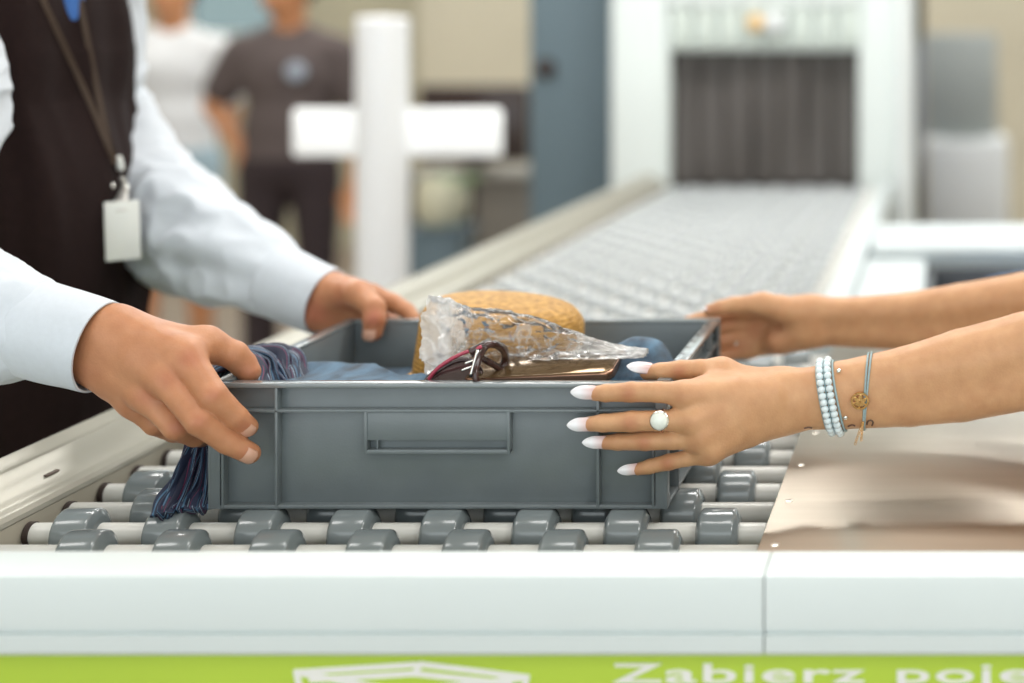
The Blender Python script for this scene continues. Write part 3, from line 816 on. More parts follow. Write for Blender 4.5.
def ring(bm, z0, z1, out=0., wid=.013, bev=.0012):
    a0, a1, b0, b1 = CX0+out, CX1-out, CY0+out, CY1-out
    e_ = .00015
    for lo, hi in (((a0, b0, z0), (a1, b0+wid, z1)), ((a0, b1-wid, z0), (a1, b1, z1)), ((a0+e_, b0+.002, z0+e_), (a0+wid, b1-.002, z1-e_)), ((a1-wid, b0+.002, z0+e_), (a1-e_, b1-.002, z1-e_))): bx(bm, lo, hi, bev)
bm = bmesh.new(); ring(bm, CZ1-.0045, CZ1, 0, .0125); link('rim', from_bm(bm), M['cratelip'], crate, True, 35)
ZR = H-(411.5-PY)*1.05/1215
bm = bmesh.new(); ring(bm, ZR-.0013, ZR+.0013, .0006, .011, .0006); ring(bm, CZ0, CZ0+.0035, .0010, .011, .001)
def fx(px): return (px-PX)*1.05/1215
def fz(py): return H-(py-PY)*1.05/1215
for px in (275.5, 597.5):
    bx(bm, (fx(px)-.0013, CY0+.0006, CZ0), (fx(px)+.0013, CY0+.011, CZ1-.002), .0006)
    bx(bm, (fx(px)-.0013, CY1-.011, CZ0), (fx(px)+.0013, CY1-.0006, CZ1-.002), .0006)
for yy in (CY0+.055, CY1-.055):
    bx(bm, (CX1-.011, yy-.0013, CZ0), (CX1-.0006, yy+.0013, CZ1-.002), .0006)
    bx(bm, (CX0+.0006, yy-.0013, CZ0), (CX0+.011, yy+.0013, CZ1-.002), .0006)
for xx in (CX0, CX1):
    s = 1 if xx == CX0 else -1
    for yy in (CY0, CY1):
        q = 1 if yy == CY0 else -1
        bx(bm, (xx+s*.0006, yy+q*.0006, CZ0), (xx+s*.0035, yy+q*.011, CZ1-.002), .0006)
        bx(bm, (xx+s*.0009, yy+q*.0008, CZ0+.0002), (xx+s*.011, yy+q*.0035, CZ1-.0024), .0006)
        bx(bm, (xx+s*.012, yy+q*.0006, CZ0), (xx+s*.0142, yy+q*.011, ZR), .0006)
link('rib', from_bm(bm), M['crate'], crate, True, 35)['kind'] = 'stuff'
hx0, hx1, hz0 = fx(365), fx(508), fz(453)
for sgn in (0, 1):
    bm = bmesh.new()
    ya, ybk = (CY0+.0006, CY0+.011) if sgn == 0 else (CY1-.011, CY1-.0006)
    bx(bm, (hx0-.0013, ya, hz0), (hx0+.0013, ybk, ZR), .0006); bx(bm, (hx1-.0013, ya, hz0), (hx1+.0013, ybk, ZR), .0006)
    bx(bm, (hx0-.0013, ya+.0002, hz0-.0013), (hx1+.0013, ybk, hz0+.0022), .0006)
    bx(bm, (hx0+.001, ya+.0008, fz(441)), (hx1-.001, ybk-.001, ZR), .0008)
    bx(bm, (hx0+.008, ya+.004, hz0), (hx0+.0095, ybk-.001, fz(441)), .0004)
    link('grip_recess', from_bm(bm), M['crate'], crate, True, 35)
bm = bmesh.new()
for i in range(9):
    yy = CY0+.03+i*(CY1-CY0-.06)/8
    bx(bm, (CX1-.0115, yy-.0005, CZ1-.0003), (CX1-.006, yy+.0005, CZ1+.0003), .0001)
link('rim_mark', from_bm(bm), M['pan'], crate, True, 35)

# jeans folded in the tray
ix0, ix1, iy0, iy1 = CX0+.0135, CX1-.0135, CY0+.0135, CY1-.0135
def sm(a, b, x):
    t = max(0, min(1, (x-a)/(b-a))); return t*t*(3-2*t)
hcx, hcy = P(497, 0, 1.193).x, P(497, 0, 1.193).y
def jeans_z(x, y):
    u = y/US
    z = .9965+.0035*noise.noise(V(x*16, y*16, 1))+.0016*noise.noise(V(x*45, y*30, 5))
    hd_ = math.hypot((x-hcx)/.100, (y-hcy)/.093); z -= .038*sm(1.15, 1.235, u); z -= (z-.942)*(1-sm(.96, 1.12, hd_))
    z -= .010*sm(1.085, 1.062, u)
    b = math.exp(-((x+.287)/.045)**2-((u-1.135)/.045)**2); z += .027*b
    z += .002*math.sin(x*70+6*noise.noise(V(x*9, y*9, 2)))*math.exp(-((u-1.12)/.05)**2)
    e = min(x-ix0, ix1-x, y-iy0, iy1-y)
    z -= .02*(1-sm(0, .022, e))**2
    return z
nx, ny = 150, 100
vs, fs = [], []
for j in range(ny):
    for i in range(nx):
        x = ix0+(ix1-ix0)*i/(nx-1); y = iy0+(iy1-iy0)*j/(ny-1); vs.append(V(x, y, jeans_z(x, y)))
for j in range(ny-1):
    for i in range(nx-1): a = j*nx+i; fs.append((a, a+1, a+nx+1, a+nx))
loop = [i for i in range(nx)]+[j*nx+nx-1 for j in range(1, ny)]+[(ny-1)*nx+i for i in range(nx-2, -1, -1)]+[j*nx for j in range(ny-2, 0, -1)]
b0 = len(vs)
for q in loop: vs.append(V(vs[q].x, vs[q].y, CZ0+.0045))
for t in range(len(loop)): n_ = (t+1) % len(loop); fs.append((loop[n_], loop[t], b0+t, b0+n_))
fs.append(tuple(b0+t for t in range(len(loop)))[::-1])
je = link('folded_jeans', pydata(vs, fs), M['denim']); setp(je, 'folded blue denim jeans lying inside the grey tray', 'jeans')

# straw hat
hat = thing('straw_hat', 'golden straw hat standing at the back of the grey tray', 'hat', tuple(P(500, 372, 1.19)))
hc = P(497, 0, 1.193); hm = Matrix.Translation((hc.x, hc.y, .962)) @ Matrix.Rotation(math.radians(5.5), 4, 'Y') @ Matrix.Diagonal((1.0, .90, 1, 1))
cp = [(.081, 0), (.0805, .02), (.079, .045)]
for i in range(1, 9):
    a = i/8*math.pi/2; cp.append((.079-.024+.024*math.cos(a), .060+.024*math.sin(a)))
cp += [(.040, .0865), (.02, .0875), (0, .0878)]
inn = [(max(0, r-.0022), max(0, z-.0022)) for r, z in reversed(cp)]
bm = bmesh.new(); lathe(bm, cp+inn, 72, hm); link('crown', from_bm(bm), M['straw'], hat, True, 60)
bm = bmesh.new(); lathe(bm, [(.0812, .004), (.084, .0015), (.0875, .002), (.088, .003), (.0875, .004), (.084, .0035), (.0812, .0065)], 72, hm); link('brim', from_bm(bm), M['straw'], hat, True, 60)

# clear crinkled bag
def bagdisp(L, th, s):
    q = V(math.cos(th)*1.1, math.sin(th)*1.1, L*30)
    n1 = 1-abs(noise.noise(q*1.6))*2; n2 = 1-abs(noise.noise(q*3.7+V(5, 1, 2)))*2
    k = .35+.65*(1-s)
    fl = .0016*math.sin(th*31+9*noise.noise(q*2.2))*max(0, 1-s*4.5)+.003*math.sin(th*7+noise.noise(q)*2)*max(0, 1-s*5)
    return k*(.0042*(n1-.5)+.0014*(n2-.5))+fl
bag_path = []
for px, py, a, b in ((430, 334, .0335, .021), (447, 334.5, .0320, .020), (470, 336, .0250, .019), (500, 337, .0235, .019), (530, 339, .0195, .017), (560, 343, .0140, .015), (590, 348.5, .0085, .013), (620, 352, .0050, .012), (646, 353, .0030, .010)):
    bag_path.append((P(px, py, 1.108-.00005*(px-430)), a, b))
vs, fs = loft(bag_path, 130, 96, V(0, 0, 1), bagdisp, cap=(False, True))
me = pydata(vs, fs); mk = []
for i in range(130):
    s = i/129
    for j in range(96):
        q = Vector(vs[i*96+j])
        n = abs(noise.noise(q*60))*1.3
        mk.append(min(.9, (.62 if s < .17 else .62*max(0, 1-(s-.17)/.05)) + max(0, .16-n)*2.2 + .03+.40*sm(.6, .9, s)))
attr(me, 'milky', mk)
bag = link('plastic_bag', me, M['film']); setp(bag, 'crinkled clear plastic bag lying in front of the straw hat', 'bag')

# phone
ph = thing('smartphone', 'bronze glass smartphone lying on the jeans beside the sunglasses', 'phone', tuple(P(545, 371, 1.09)))
pc = P(547, 365.5, 1.100)
pm = Matrix.Translation(pc) @ Matrix.Rotation(math.radians(-2.5), 4, 'Y') @ Matrix.Rotation(math.radians(9), 4, 'X')
def slab(lo, hi, r, seg):
    bm = bmesh.new(); hx, hy = (hi[0]-lo[0])/2, (hi[1]-lo[1])/2
    ring_ = []
    for cx, cy, a0 in ((hx-r, hy-r, 0), (-hx+r, hy-r, 90), (-hx+r, -hy+r, 180), (hx-r, -hy+r, 270)):
        for k in range(seg+1):
            a = math.radians(a0+90*k/seg); ring_.append((cx+r*math.cos(a), cy+r*math.sin(a)))
    A = [bm.verts.new((x, y, lo[2])) for x, y in ring_]; B = [bm.verts.new((x, y, hi[2])) for x, y in ring_]
    bm.faces.new(A[::-1]); bm.faces.new(B); n = len(A)
    for i in range(n): bm.faces.new((A[i], A[(i+1) % n], B[(i+1) % n], B[i]))
    return bm
def phone_part(name, lo, hi, r, m_, bev):
    bm = slab(lo, hi, r, 6)
    es = [e for e in bm.edges if len(e.link_faces) == 2 and abs(e.verts[0].co.z-e.verts[1].co.z) < 1e-6]
    bmesh.ops.bevel(bm, geom=es, offset=bev, segments=3, profile=.5, affect='EDGES')
    bm.transform(pm); return link(name, from_bm(bm), m_, ph, True, 40)
phone_part('phone_frame', (-.066, -.034, -.0042), (.066, .034, .0036), .010, M['rosegold'], .0016)
phone_part('glass_back', (-.0645, -.0325, .002), (.0645, .0325, .0046), .009, M['phone'], .0009)
phone_part('glass_front', (-.0650, -.0330, -.0050), (.0650, .0330, -.002), .009, M['phone'], .0009)

# sunglasses
sg = thing('sunglasses', 'dark tortoiseshell sunglasses with red edge and silver hinges on the jeans', 'sunglasses', tuple(P(465, 380, 1.075)))
def pol(cx, cy, rx, ry, rot, u, slope=(0, 0), pw=2.4, n=64):
    pts = []
    for i in range(n):
        a = 2*math.pi*i/n
        x = rx*math.copysign(abs(math.cos(a))**(2/pw), math.cos(a)); y = ry*math.copysign(abs(math.sin(a))**(2/pw), math.sin(a))
        X = x*math.cos(rot)-y*math.sin(rot); Y = x*math.sin(rot)+y*math.cos(rot)
        pts.append(P(cx+X, cy+Y, u+slope[0]*X+slope[1]*Y))
    return pts
o1 = pol(452, 384, 31, 19, math.radians(-32), 1.0735, (.00012, -.00035))
vs, fs = sweep_frames(o1, .0026, 10, True); rim1 = link('rim', pydata(vs, fs), M['tort'], sg)
c = sum(o1, Vector())/len(o1)
vs = [c+V(0, -.002, .001)]+o1; vs2 = [v+V(0, .0014, -.0006) for v in vs]
n = len(o1); fs = [(0, 1+i, 1+(i+1) % n) for i in range(n)]+[(n+1, n+2+(i+1) % n, n+2+i) for i in range(n)]
link('lens', pydata(vs+vs2, fs), M['lens'], rim1)
up_ = [P(p[0], p[1], 1.0715) for p in ((426, 388), (429, 379), (437, 369), (448, 361), (460, 354.5), (472, 350), (482, 346.5))]
vs, fs = sweep_frames([Vector(q) for q in cr(up_, 30)], .0017, 8); link('top_edge', pydata(vs, fs), M['red'], rim1)
o2 = pol(491, 366, 13.5, 23, math.radians(18), 1.0775, (.0012, -.0002))
vs, fs = sweep_frames(o2, .0027, 10, True); rim2 = link('rim', pydata(vs, fs), M['tort'], sg)
tp = [P(*p) for p in ((470, 352, 1.072), (482, 346.5, 1.074), (493, 344.5, 1.079), (502, 349, 1.087), (505, 358, 1.094), (500, 370, 1.096), (490, 381, 1.096), (478, 389, 1.095))]
vs, fs = sweep_frames([Vector(q) for q in cr(tp, 50)], lambda t: .0036-.0012*t, 10); link('temple', pydata(vs, fs), M['tort'], sg)
tp = [P(*p) for p in ((474, 354, 1.074), (483, 359, 1.078), (494, 365, 1.083), (503, 370.5, 1.088))]
vs, fs = sweep_frames([Vector(q) for q in cr(tp, 24)], .0030, 10); link('temple', pydata(vs, fs), M['tort'], sg)
bmv = []
for a, b, w in (((478, 350), (470.5, 377), .0019), ((474, 360), (465, 363.5), .0010), ((472, 366.5), (461.5, 370.5), .0010)):
    pa, pb = P(*a, 1.0695), P(*b, 1.0685)
    v_, f_ = sweep_frames([pa.lerp(pb, t/7) for t in range(8)], w, 8)
    o = len(bmv) and len(bmv[0]) or 0
    if not bmv: bmv = [[], []]
    k0 = len(bmv[0]); bmv[0] += v_; bmv[1] += [tuple(q+k0 for q in f) for f in f_]
link('hinge_plaque', pydata(*bmv), M['silver'], sg)

# striped scarf hanging over the left wall of the tray
base_path = [P(*p) for p in ((287, 386, 1.10), (282, 370, 1.11), (276, 355, 1.12), (258, 349.5, 1.125), (243, 353, 1.125), (229, 368, 1.12), (215, 398, 1.112), (205, 432, 1.095), (197, 468, 1.075), (192, 495, 1.060), (187, 511, 1.046))]
VS, FS, AC = [], [], []
NB = 17
for k in range(NB):
    f = k/(NB-1)-.5
    ph0 = R.uniform(0, 6.28)
    pts = []
    for i, p in enumerate(base_path):
        t = i/(len(base_path)-1)
        spr = .050 if t < .55 else .050-.032*sm(.55, .7, t)+.022*sm(.7, 1, t)
        jit = V(noise.noise(V(k*3.1, i*.7, 0)), noise.noise(V(k*3.1, i*.7, 9)), noise.noise(V(k*3.1, i*.7, 4)))*.006
        low = sm(.5, .8, t)
        pts.append(p+V(f*spr*(.35+.65*low), f*spr*(1-.45*low), abs(f)*-.012*(1-low))+jit)
    n = 90
    c_ = [Vector(q) for q in cr(pts, n)]
    v_, f_ = [], []
    for i, p in enumerate(c_):
        tt = (c_[min(i+1, n-1)]-c_[max(i-1, 0)]).normalized(); side = V(.15, 1, .1); side = (side-tt*side.dot(tt)).normalized(); bn = tt.cross(side)
        tw = .9*math.sin(i*.05+ph0)
        for j in range(12):
            th = 2*math.pi*j/12; a = math.cos(th)*.0060; b = math.sin(th)*.0021
            v_.append(p+side*(a*math.cos(tw)-b*math.sin(tw))+bn*(a*math.sin(tw)+b*math.cos(tw))); AC.append((.5+.5*math.cos(th+k*.9)))
    for i in range(n-1):
        for j in range(12): q = (j+1) % 12; f_.append((i*12+j, i*12+q, (i+1)*12+q, (i+1)*12+j))
    f_ += [tuple(range(11, -1, -1)), tuple((n-1)*12+j for j in range(12))]
    o = len(VS); VS += v_; FS += [tuple(q+o for q in f) for f in f_]
me = pydata(VS, FS); attr(me, 'across', AC)
sf = link('striped_scarf', me, M['stripes']); setp(sf, 'navy striped scarf bunched over the left wall of the grey tray', 'scarf')

# ================================================================ people
def Pr(t, rs=1.0): return (P(t[0], t[1], t[2]), t[3]*.001*rs)
def chn(lst):
    q = [Pr(t) for t in lst]
    return chain([p for p, r in q], [r for p, r in q])
def head_prims(c, f, s, k=1.0):
    """c: centre of the skull, f: facing, s: person's left; returns (core prims)"""
    z = V(0, 0, 1); f = f.normalized(); s = s.normalized()
    def q(a, b, d): return c+f*(a*k)+s*(b*k)+z*(d*k)
    pr = [ell(q(-.012, 0, .02), f, s, z, .098*k, .078*k, .100*k), ell(q(.018, 0, -.045), f, s, z, .070*k, .060*k, .078*k),
          cone(q(.055, 0, -.085), q(.035, 0, -.10), .026*k, .034*k),
          cone(q(.083, 0, .008), q(.102, 0, -.030), .009*k, .014*k), cone(q(.088, .016, -.034), q(.088, -.016, -.034), .009*k, .009*k),
          cone(q(.080, .022, -.064), q(.086, 0, -.062), .006*k, .008*k), cone(q(.080, -.022, -.064), q(.086, 0, -.062), .006*k, .008*k), cone(q(.082, .016, -.074), q(.082, -.016, -.074), .008*k, .008*k),
          cone(q(.078, .05, .024), q(.086, .012, .022), .009*k, .010*k), cone(q(.078, -.05, .024), q(.086, -.012, .022), .009*k, .010*k),
          ell(q(-.005, .080, -.012), f, s, z, .018*k, .008*k, .032*k), ell(q(-.005, -.080, -.012), f, s, z, .018*k, .008*k, .032*k)]
    return pr
def head_extras(root, c, f, s, haircol, long=False, k=1.0):
    z = V(0, 0, 1); f = f.normalized(); s = s.normalized()
    for sg_ in (1, -1):
        e = c+f*(.079*k)+s*(.032*sg_*k)+z*(.005*k)
        bm = bmesh.new(); lathe(bm, [(0, -.012*k), (.010*k, -.007*k), (.0122*k, 0), (.010*k, .008*k), (.0055*k, .0118*k), (0, .0122*k)], 20, along(e, e+f)); eb = link('eye', from_bm(bm), M['eye'], root)
        bm = bmesh.new(); lathe(bm, [(0, .0126*k), (.0045*k, .0124*k), (.0056*k, .0114*k), (0, .0110*k)], 20, along(e, e+f)); link('iris', from_bm(bm), M['iris'], eb)
    pr = [ell(c+f*(-.026*k)+z*(.036*k), f, s, z, .098*k, .088*k, .098*k), cone(c+f*(-.05*k)+s*(.05*k)-z*(.02*k), c+f*(-.07*k)-z*(.05*k), .042*k, .035*k), cone(c+f*(-.05*k)-s*(.05*k)-z*(.02*k), c+f*(-.07*k)-z*(.05*k), .042*k, .035*k)]
    if long: pr += [cone(c+f*(-.06*k)+z*.0, c+f*(-.10*k)-z*(.26*k), .075*k, .06*k)]
    cut = [ell(c+f*(.060*k)-z*(.030*k), f, s, z, .075*k, .082*k, .085*k)]
    fd = Field(pr, .006); a = fd.group(pr, .02); a = -smin(-a, fd.group(cut, .01), .01)
    link('hair', nets(a, fd.lo, fd.h, 'hair', 2), haircol, root)

def skinned(root, meshes, material, spots=()):
    me = join_me(meshes, 'body'); blush(me, spots)
    return link('body', me, material, root)

def cloth_disp(amp, seed, f1=9., f2=24., diag=2.2):
    def d(L, th, s):
        c, sn = math.cos(th), math.sin(th)
        a = noise.noise(V(c*1.1+seed, sn*1.1, L*f1*.6+diag*.35*th*0+c*diag*.4))
        r1 = 1-abs(noise.noise(V(c*.9+L*diag+seed*2, sn*.9+L*diag, L*f1)))*2
        r2 = 1-abs(noise.noise(V(c*1.5-L*diag+seed*3, sn*1.5, L*f2)))*2
        w = amp(s) if callable(amp) else amp
        return w*(.5*a+.55*(r1-.55)+.28*(r2-.55))
    return d
def garment(name, path, nr, ns, up, disp, material, root, cap=(False, False), thick=.0016, power=2.0):
    vs, fs = loft(path, nr, ns, up, disp, cap, power)
    me = pydata(vs, fs, name)
    o = link(name, me, material, root)
    m = o.modifiers.new('thickness', 'SOLIDIFY'); m.thickness = thick; m.offset = -1
    return o

# ---------------------------------------------------------------- officer at the left
man = thing('person', 'person at left in dark vest and white shirt gripping the grey tray', 'person', (-1.2, 1.62, 0))
mr_core = chn([(24, 316, 1.078, 18), (72, 325, 1.066, 16), (112, 328, 1.055, 15)])+chn([(18, 340, 1.078, 18), (60, 348, 1.068, 17), (96, 361, 1.060, 16)])
mr_core += chn([(111, 327, 1.055, 16), (150, 341, 1.047, 15.0), (187, 358, 1.040, 12.8)])+chn([(103, 340, 1.055, 17), (138, 360, 1.043, 15.5), (166, 379, 1.036, 12.6)])
mr_core += chn([(97, 355, 1.058, 16.5), (124, 378, 1.048, 14.5), (148, 397, 1.042, 11.8)])+chn([(94, 363, 1.062, 15), (114, 385, 1.056, 13), (133, 403, 1.053, 10.8)])
mr_core += chn([(122, 327, 1.060, 13.5), (165, 338, 1.064, 14), (205, 343, 1.067, 13)])
mr_core += chn([(190, 352, 1.05, 10), (205, 349, 1.062, 10)])
mr_l = [(chn([(187, 358, 1.040, 12.8), (213, 396, 1.0245, 11.6), (236, 417, 1.0325, 9.4), (248, 427, 1.0395, 8.4)]), .003),
        (chn([(166, 379, 1.036, 12.6), (200, 421, 1.0215, 12.0), (228, 442, 1.031, 10.0), (250, 453.5, 1.0385, 8.8)]), .003),
        (chn([(148, 397, 1.042, 11.8), (177, 427, 1.036, 11.2), (195, 436, 1.056, 9.2), (202, 438, 1.074, 8)]), .003),
        (chn([(133, 403, 1.053, 10.8), (155, 424, 1.058, 9.6), (174, 433, 1.076, 8), (186, 436, 1.092, 7)]), .003),
        (chn([(205, 343, 1.067, 13), (234, 355, 1.0745, 12.2), (243, 364, 1.0785, 11.2), (249, 372, 1.0785, 10)]), .004)]
carve = [(chn([(206, 391, 1.0118, 1.3), (213, 388, 1.0105, 1.5), (221, 390, 1.0128, 1.3)]), .003), (chn([(193, 414, 1.0095, 1.3), (201, 411.5, 1.008, 1.5), (209, 414, 1.0105, 1.3)]), .003),
         ]
m_r = body_mesh('hand', mr_core, .016, mr_l, .009, .0013, carve, 2)
ml_core = chn([(270, 272, 1.355, 22), (300, 278, 1.345, 20), (331, 291, 1.335, 17)])+chn([(262, 294, 1.357, 22), (290, 300, 1.348, 19), (317, 311, 1.335, 16)])
ml_core += chn([(331, 291, 1.335, 17), (352, 293, 1.328, 15), (370, 297, 1.324, 12.5)])+chn([(325, 300, 1.338, 16), (348, 304, 1.337, 14), (367, 309, 1.336, 12)])
ml_core += chn([(318, 308, 1.336, 16), (340, 314, 1.336, 14), (357, 319, 1.336, 11.5)])+chn([(315, 313, 1.334, 15), (332, 320, 1.334, 12.5), (346, 325, 1.335, 10.5)])
ml_core += chn([(333, 294, 1.328, 15), (346, 293, 1.316, 14.5), (359, 294, 1.305, 13)])
ml_l = [(chn([(370, 297, 1.324, 12.5), (393, 303, 1.324, 10), (407, 311, 1.318, 8.5), (414, 319, 1.3125, 7.5)]), .005),
        (chn([(367, 309, 1.336, 12), (389, 322, 1.335, 10.4), (403, 332, 1.323, 8.8), (411, 340, 1.315, 7.8)]), .005),
        (chn([(357, 319, 1.336, 11.5), (379, 338, 1.335, 10), (393, 346, 1.323, 8.5), (401, 353, 1.315, 7.6)]), .005),
        (chn([(346, 325, 1.335, 10.5), (364, 345, 1.335, 8.8), (376, 354, 1.322, 7.4), (383, 360, 1.3145, 6.6)]), .005),
        (chn([(359, 294, 1.305, 13), (374, 308, 1.286, 12), (374.5, 320, 1.280, 11.5), (373, 332, 1.279, 10)]), .007)]
m_l = body_mesh('hand', ml_core, .015, ml_l, .009, .0016, (), 2)
HM = V(-1.06, 1.55, 1.66); fm = V(.93, -.30, -.2).normalized(); sm_ = V(0, 0, 1).cross(fm).normalized()
tors = head_prims(HM, fm, sm_, 1.08)+[cone(HM+V(-.035, 0, -.06), V(-1.110, 1.62, 1.40), .058, .058), cone(V(-1.11, 1.50, 1.335), V(-1.11, 1.76, 1.335), .034, .034), cone(V(-1.105, 1.62, 1.30), V(-1.10, 1.62, .95), .07, .07),
        cone(V(-1.11, 1.50, 1.335), P(-66, 92, 1.225), .036, .036), cone(P(-66, 92, 1.225), P(-112, 290, 1.135), .036, .034), cone(P(-112, 290, 1.135), P(40, 330, 1.073), .034, .020), cone(V(-1.11, 1.76, 1.335), P(105, 100, 1.54), .034, .032), cone(P(105, 100, 1.54), P(160, 218, 1.468), .032, .030), cone(P(163, 218, 1.47), P(290, 288, 1.350), .030, .020)]
m_t = body_mesh('torso', tors, .03, [], .02, .008, (), 2)
spots = []
for px, py, u, r, a in ((188, 357, 1.026, .010, .5), (165, 378, 1.02, .010, .45), (147, 397, 1.03, .009, .4), (213, 394, 1.012, .009, .55), (200, 420, 1.008, .009, .6), (246, 429, 1.03, .008, .5), (249, 456, 1.03, .008, .5), (177, 428, 1.025, .01, .5), (133, 403, 1.05, .01, .35),
                        (250, 372, 1.07, .012, .35), (100, 372, 1.05, .02, .25), (373, 318, 1.27, .012, .75), (316, 312, 1.32, .02, .7), (345, 300, 1.31, .018, .45), (373, 336, 1.27, .010, .5)): spots.append((P(px, py, u), r, a))
mb = skinned(man, [m_r, m_l, m_t], M['skinm'], spots)
def man_nail(tipc, prev, r, up, w, l, off=.0055):
    t = P(*tipc); p = P(*prev); d = (t-p).normalized(); up = (up-d*up.dot(d)).normalized()
    nail('fingernail', t, d, up, l, w, t-d*off+up*(r*.001*1.07), M['nailm'], mb, False, .36)
man_nail((248, 427, 1.0395), (236, 417, 1.0325), 8.4, V(.3, -1, .05), .0110, .0115, .0070)
man_nail((250, 453.5, 1.0385), (228, 442, 1.031), 8.8, V(.1, -1, .10), .0130, .0130, .0080)
man_nail((373, 332, 1.279), (374.5, 320, 1.280), 10, V(-.15, -1, .05), .0145, .0150, .0065)
head_extras(man, HM, fm, sm_, M['hair'], False, 1.08)
Rp = []
cuffup = V(-.35, -.15, 1)
garment('cuff', [(P(101, 347, 1.056), .0405, .0330), (P(84, 342, 1.058), .0415, .034), (P(60, 336, 1.063), .0425, .036), (P(36, 329, 1.068), .0430, .038)], 40, 96, V(-.3, 0, 1), cloth_disp(.0012, 3.1, 9, 20), M['shirt'], man, thick=.0022)
garment('sleeve', [(P(44, 331, 1.066), .0405, .036), (P(22, 325, 1.070), .0480, .043), (P(-10, 318, 1.078), .0545, .050), (P(-60, 304, 1.105), .058, .053), (P(-112, 288, 1.135), .060, .058), (P(-112, 240, 1.165), .060, .058), (P(-70, 160, 1.20), .060, .056), (P(-60, 92, 1.225), .060, .056), (P(-88, 10, 1.25), .062, .056), (V(-1.115, 1.475, 1.325), .058, .052), (V(-1.11, 1.56, 1.35), .028, .028)], 190, 120, V(-.3, .2, 1), cloth_disp(lambda s: .004+.011*min(1, s*6), 1.7, 9, 24, 3.), M['shirt'], man)
garment('cuff', [(P(327, 302, 1.338), .0375, .034), (P(312, 296, 1.343), .0385, .035), (P(294, 288.5, 1.350), .0400, .036), (P(276, 281, 1.356), .0410, .037)], 40, 90, V(-.3, .1, 1), cloth_disp(.0012, 6.1, 9, 20), M['shirt'], man, thick=.0022)
garment('sleeve', [(P(282, 284, 1.354), .040, .036), (P(258, 271, 1.370), .0500, .044), (P(226, 256, 1.395), .0570, .05), (P(192, 238, 1.43), .0660, .058), (P(163, 218, 1.47), .0740, .064), (P(136, 176, 1.505), .0590, .060), (P(112, 112, 1.535), .0520, .056), (P(98, 50, 1.55), .052, .056), (P(88, -20, 1.555), .058, .060), (V(-1.115, 1.785, 1.325), .056, .050), (V(-1.11, 1.70, 1.35), .028, .028)], 200, 120, V(-.4, .4, 1), cloth_disp(lambda s: .004+.014*min(1, s*4)*(1-.5*s), 4.4, 10, 25, 3.2), M['shirt'], man)
# vest
def vdisp(L, th, s):
    c, sn = math.cos(th), math.sin(th)
    r1 = 1-abs(noise.noise(V(c*2.2+L*1.5, sn*2.2, L*1.6+7)))*2
    r2 = 1-abs(noise.noise(V(c*4.2-L*2.0, sn*4.2, L*2.5+2)))*2
    return .010*(r1-.5)+.004*(r2-.5)
VX = -1.083
vest_path = [(V(VX-.025, 1.63, .70), .135, .185), (V(VX-.015, 1.63, .82), .130, .180), (V(VX-.008, 1.63, .96), .130, .178), (V(VX+.003, 1.63, 1.10), .130, .178), (V(VX-.020, 1.63, 1.22), .130, .180), (V(VX-.014, 1.63, 1.30), .122, .186), (V(VX-.01, 1.63, 1.355), .104, .174), (V(VX-.03, 1.63, 1.40), .062, .125)]
vs, fs = loft(vest_path, 150, 160, V(1, 0, 0), vdisp, (False, False), 2.3)
ftree = BVHTree.FromPolygons([tuple(v) for v in vs], fs)
def on_vest(px, py, off=.004):
    o = V(0, 0, H); d = (P(px, py, 1.0)-o).normalized()
    h_ = ftree.ray_cast(o, d)
    if h_[0] is None:
        q = P(px, py, 1.36); return q
    n_ = h_[1] if h_[1].dot(d) < 0 else -h_[1]
    return h_[0]+n_*off
vp = on_vest(76, 15, 0)
def keep(f):
    c = sum((vs[i] for i in f), Vector())/len(f)
    if c.x > VX-.01 and c.z > vp.z and abs(c.y-vp.y) < (c.z-vp.z)*.55: return False
    return True
fs2 = [f for f in fs if keep(f)]
vest = link('vest', pydata(vs, fs2, 'vest'), M['vest'], man)
m = vest.modifiers.new('thickness', 'SOLIDIFY'); m.thickness = .003; m.offset = -1
vtree = BVHTree.FromPolygons([tuple(v) for v in vs], fs2)
garment('collar', [(V(-1.108, 1.622, 1.345), .088, .098), (V(-1.106, 1.62, 1.385), .078, .082), (V(-1.103, 1.616, 1.425), .068, .070), (V(-1.100, 1.614, 1.445), .066, .068)], 30, 80, V(1, 0, 0), None, M['shirt'], man, thick=.003)
inner_path = [(p, a-.012, b-.012) for p, a, b in vest_path[2:]]
garment('shirt_front', inner_path, 60, 80, V(1, 0, 0), None, M['shirt'], man)
bm = bmesh.new()
tpts = [on_vest(74, 6, -.006), V(-1.035, 1.565, 1.36), V(-1.06, 1.575, 1.39)]
vs_, fs_ = loft([(on_vest(76, 20, -.006), .012, .006), (on_vest(76, 8, -.004), .017, .006), (on_vest(75, -8, -.004), .022, .008), (on_vest(74, -24, -.010), .018, .01)], 24, 24, V(0, -1, 0))
link('tie', pydata(vs_, fs_), M['blue'], man)
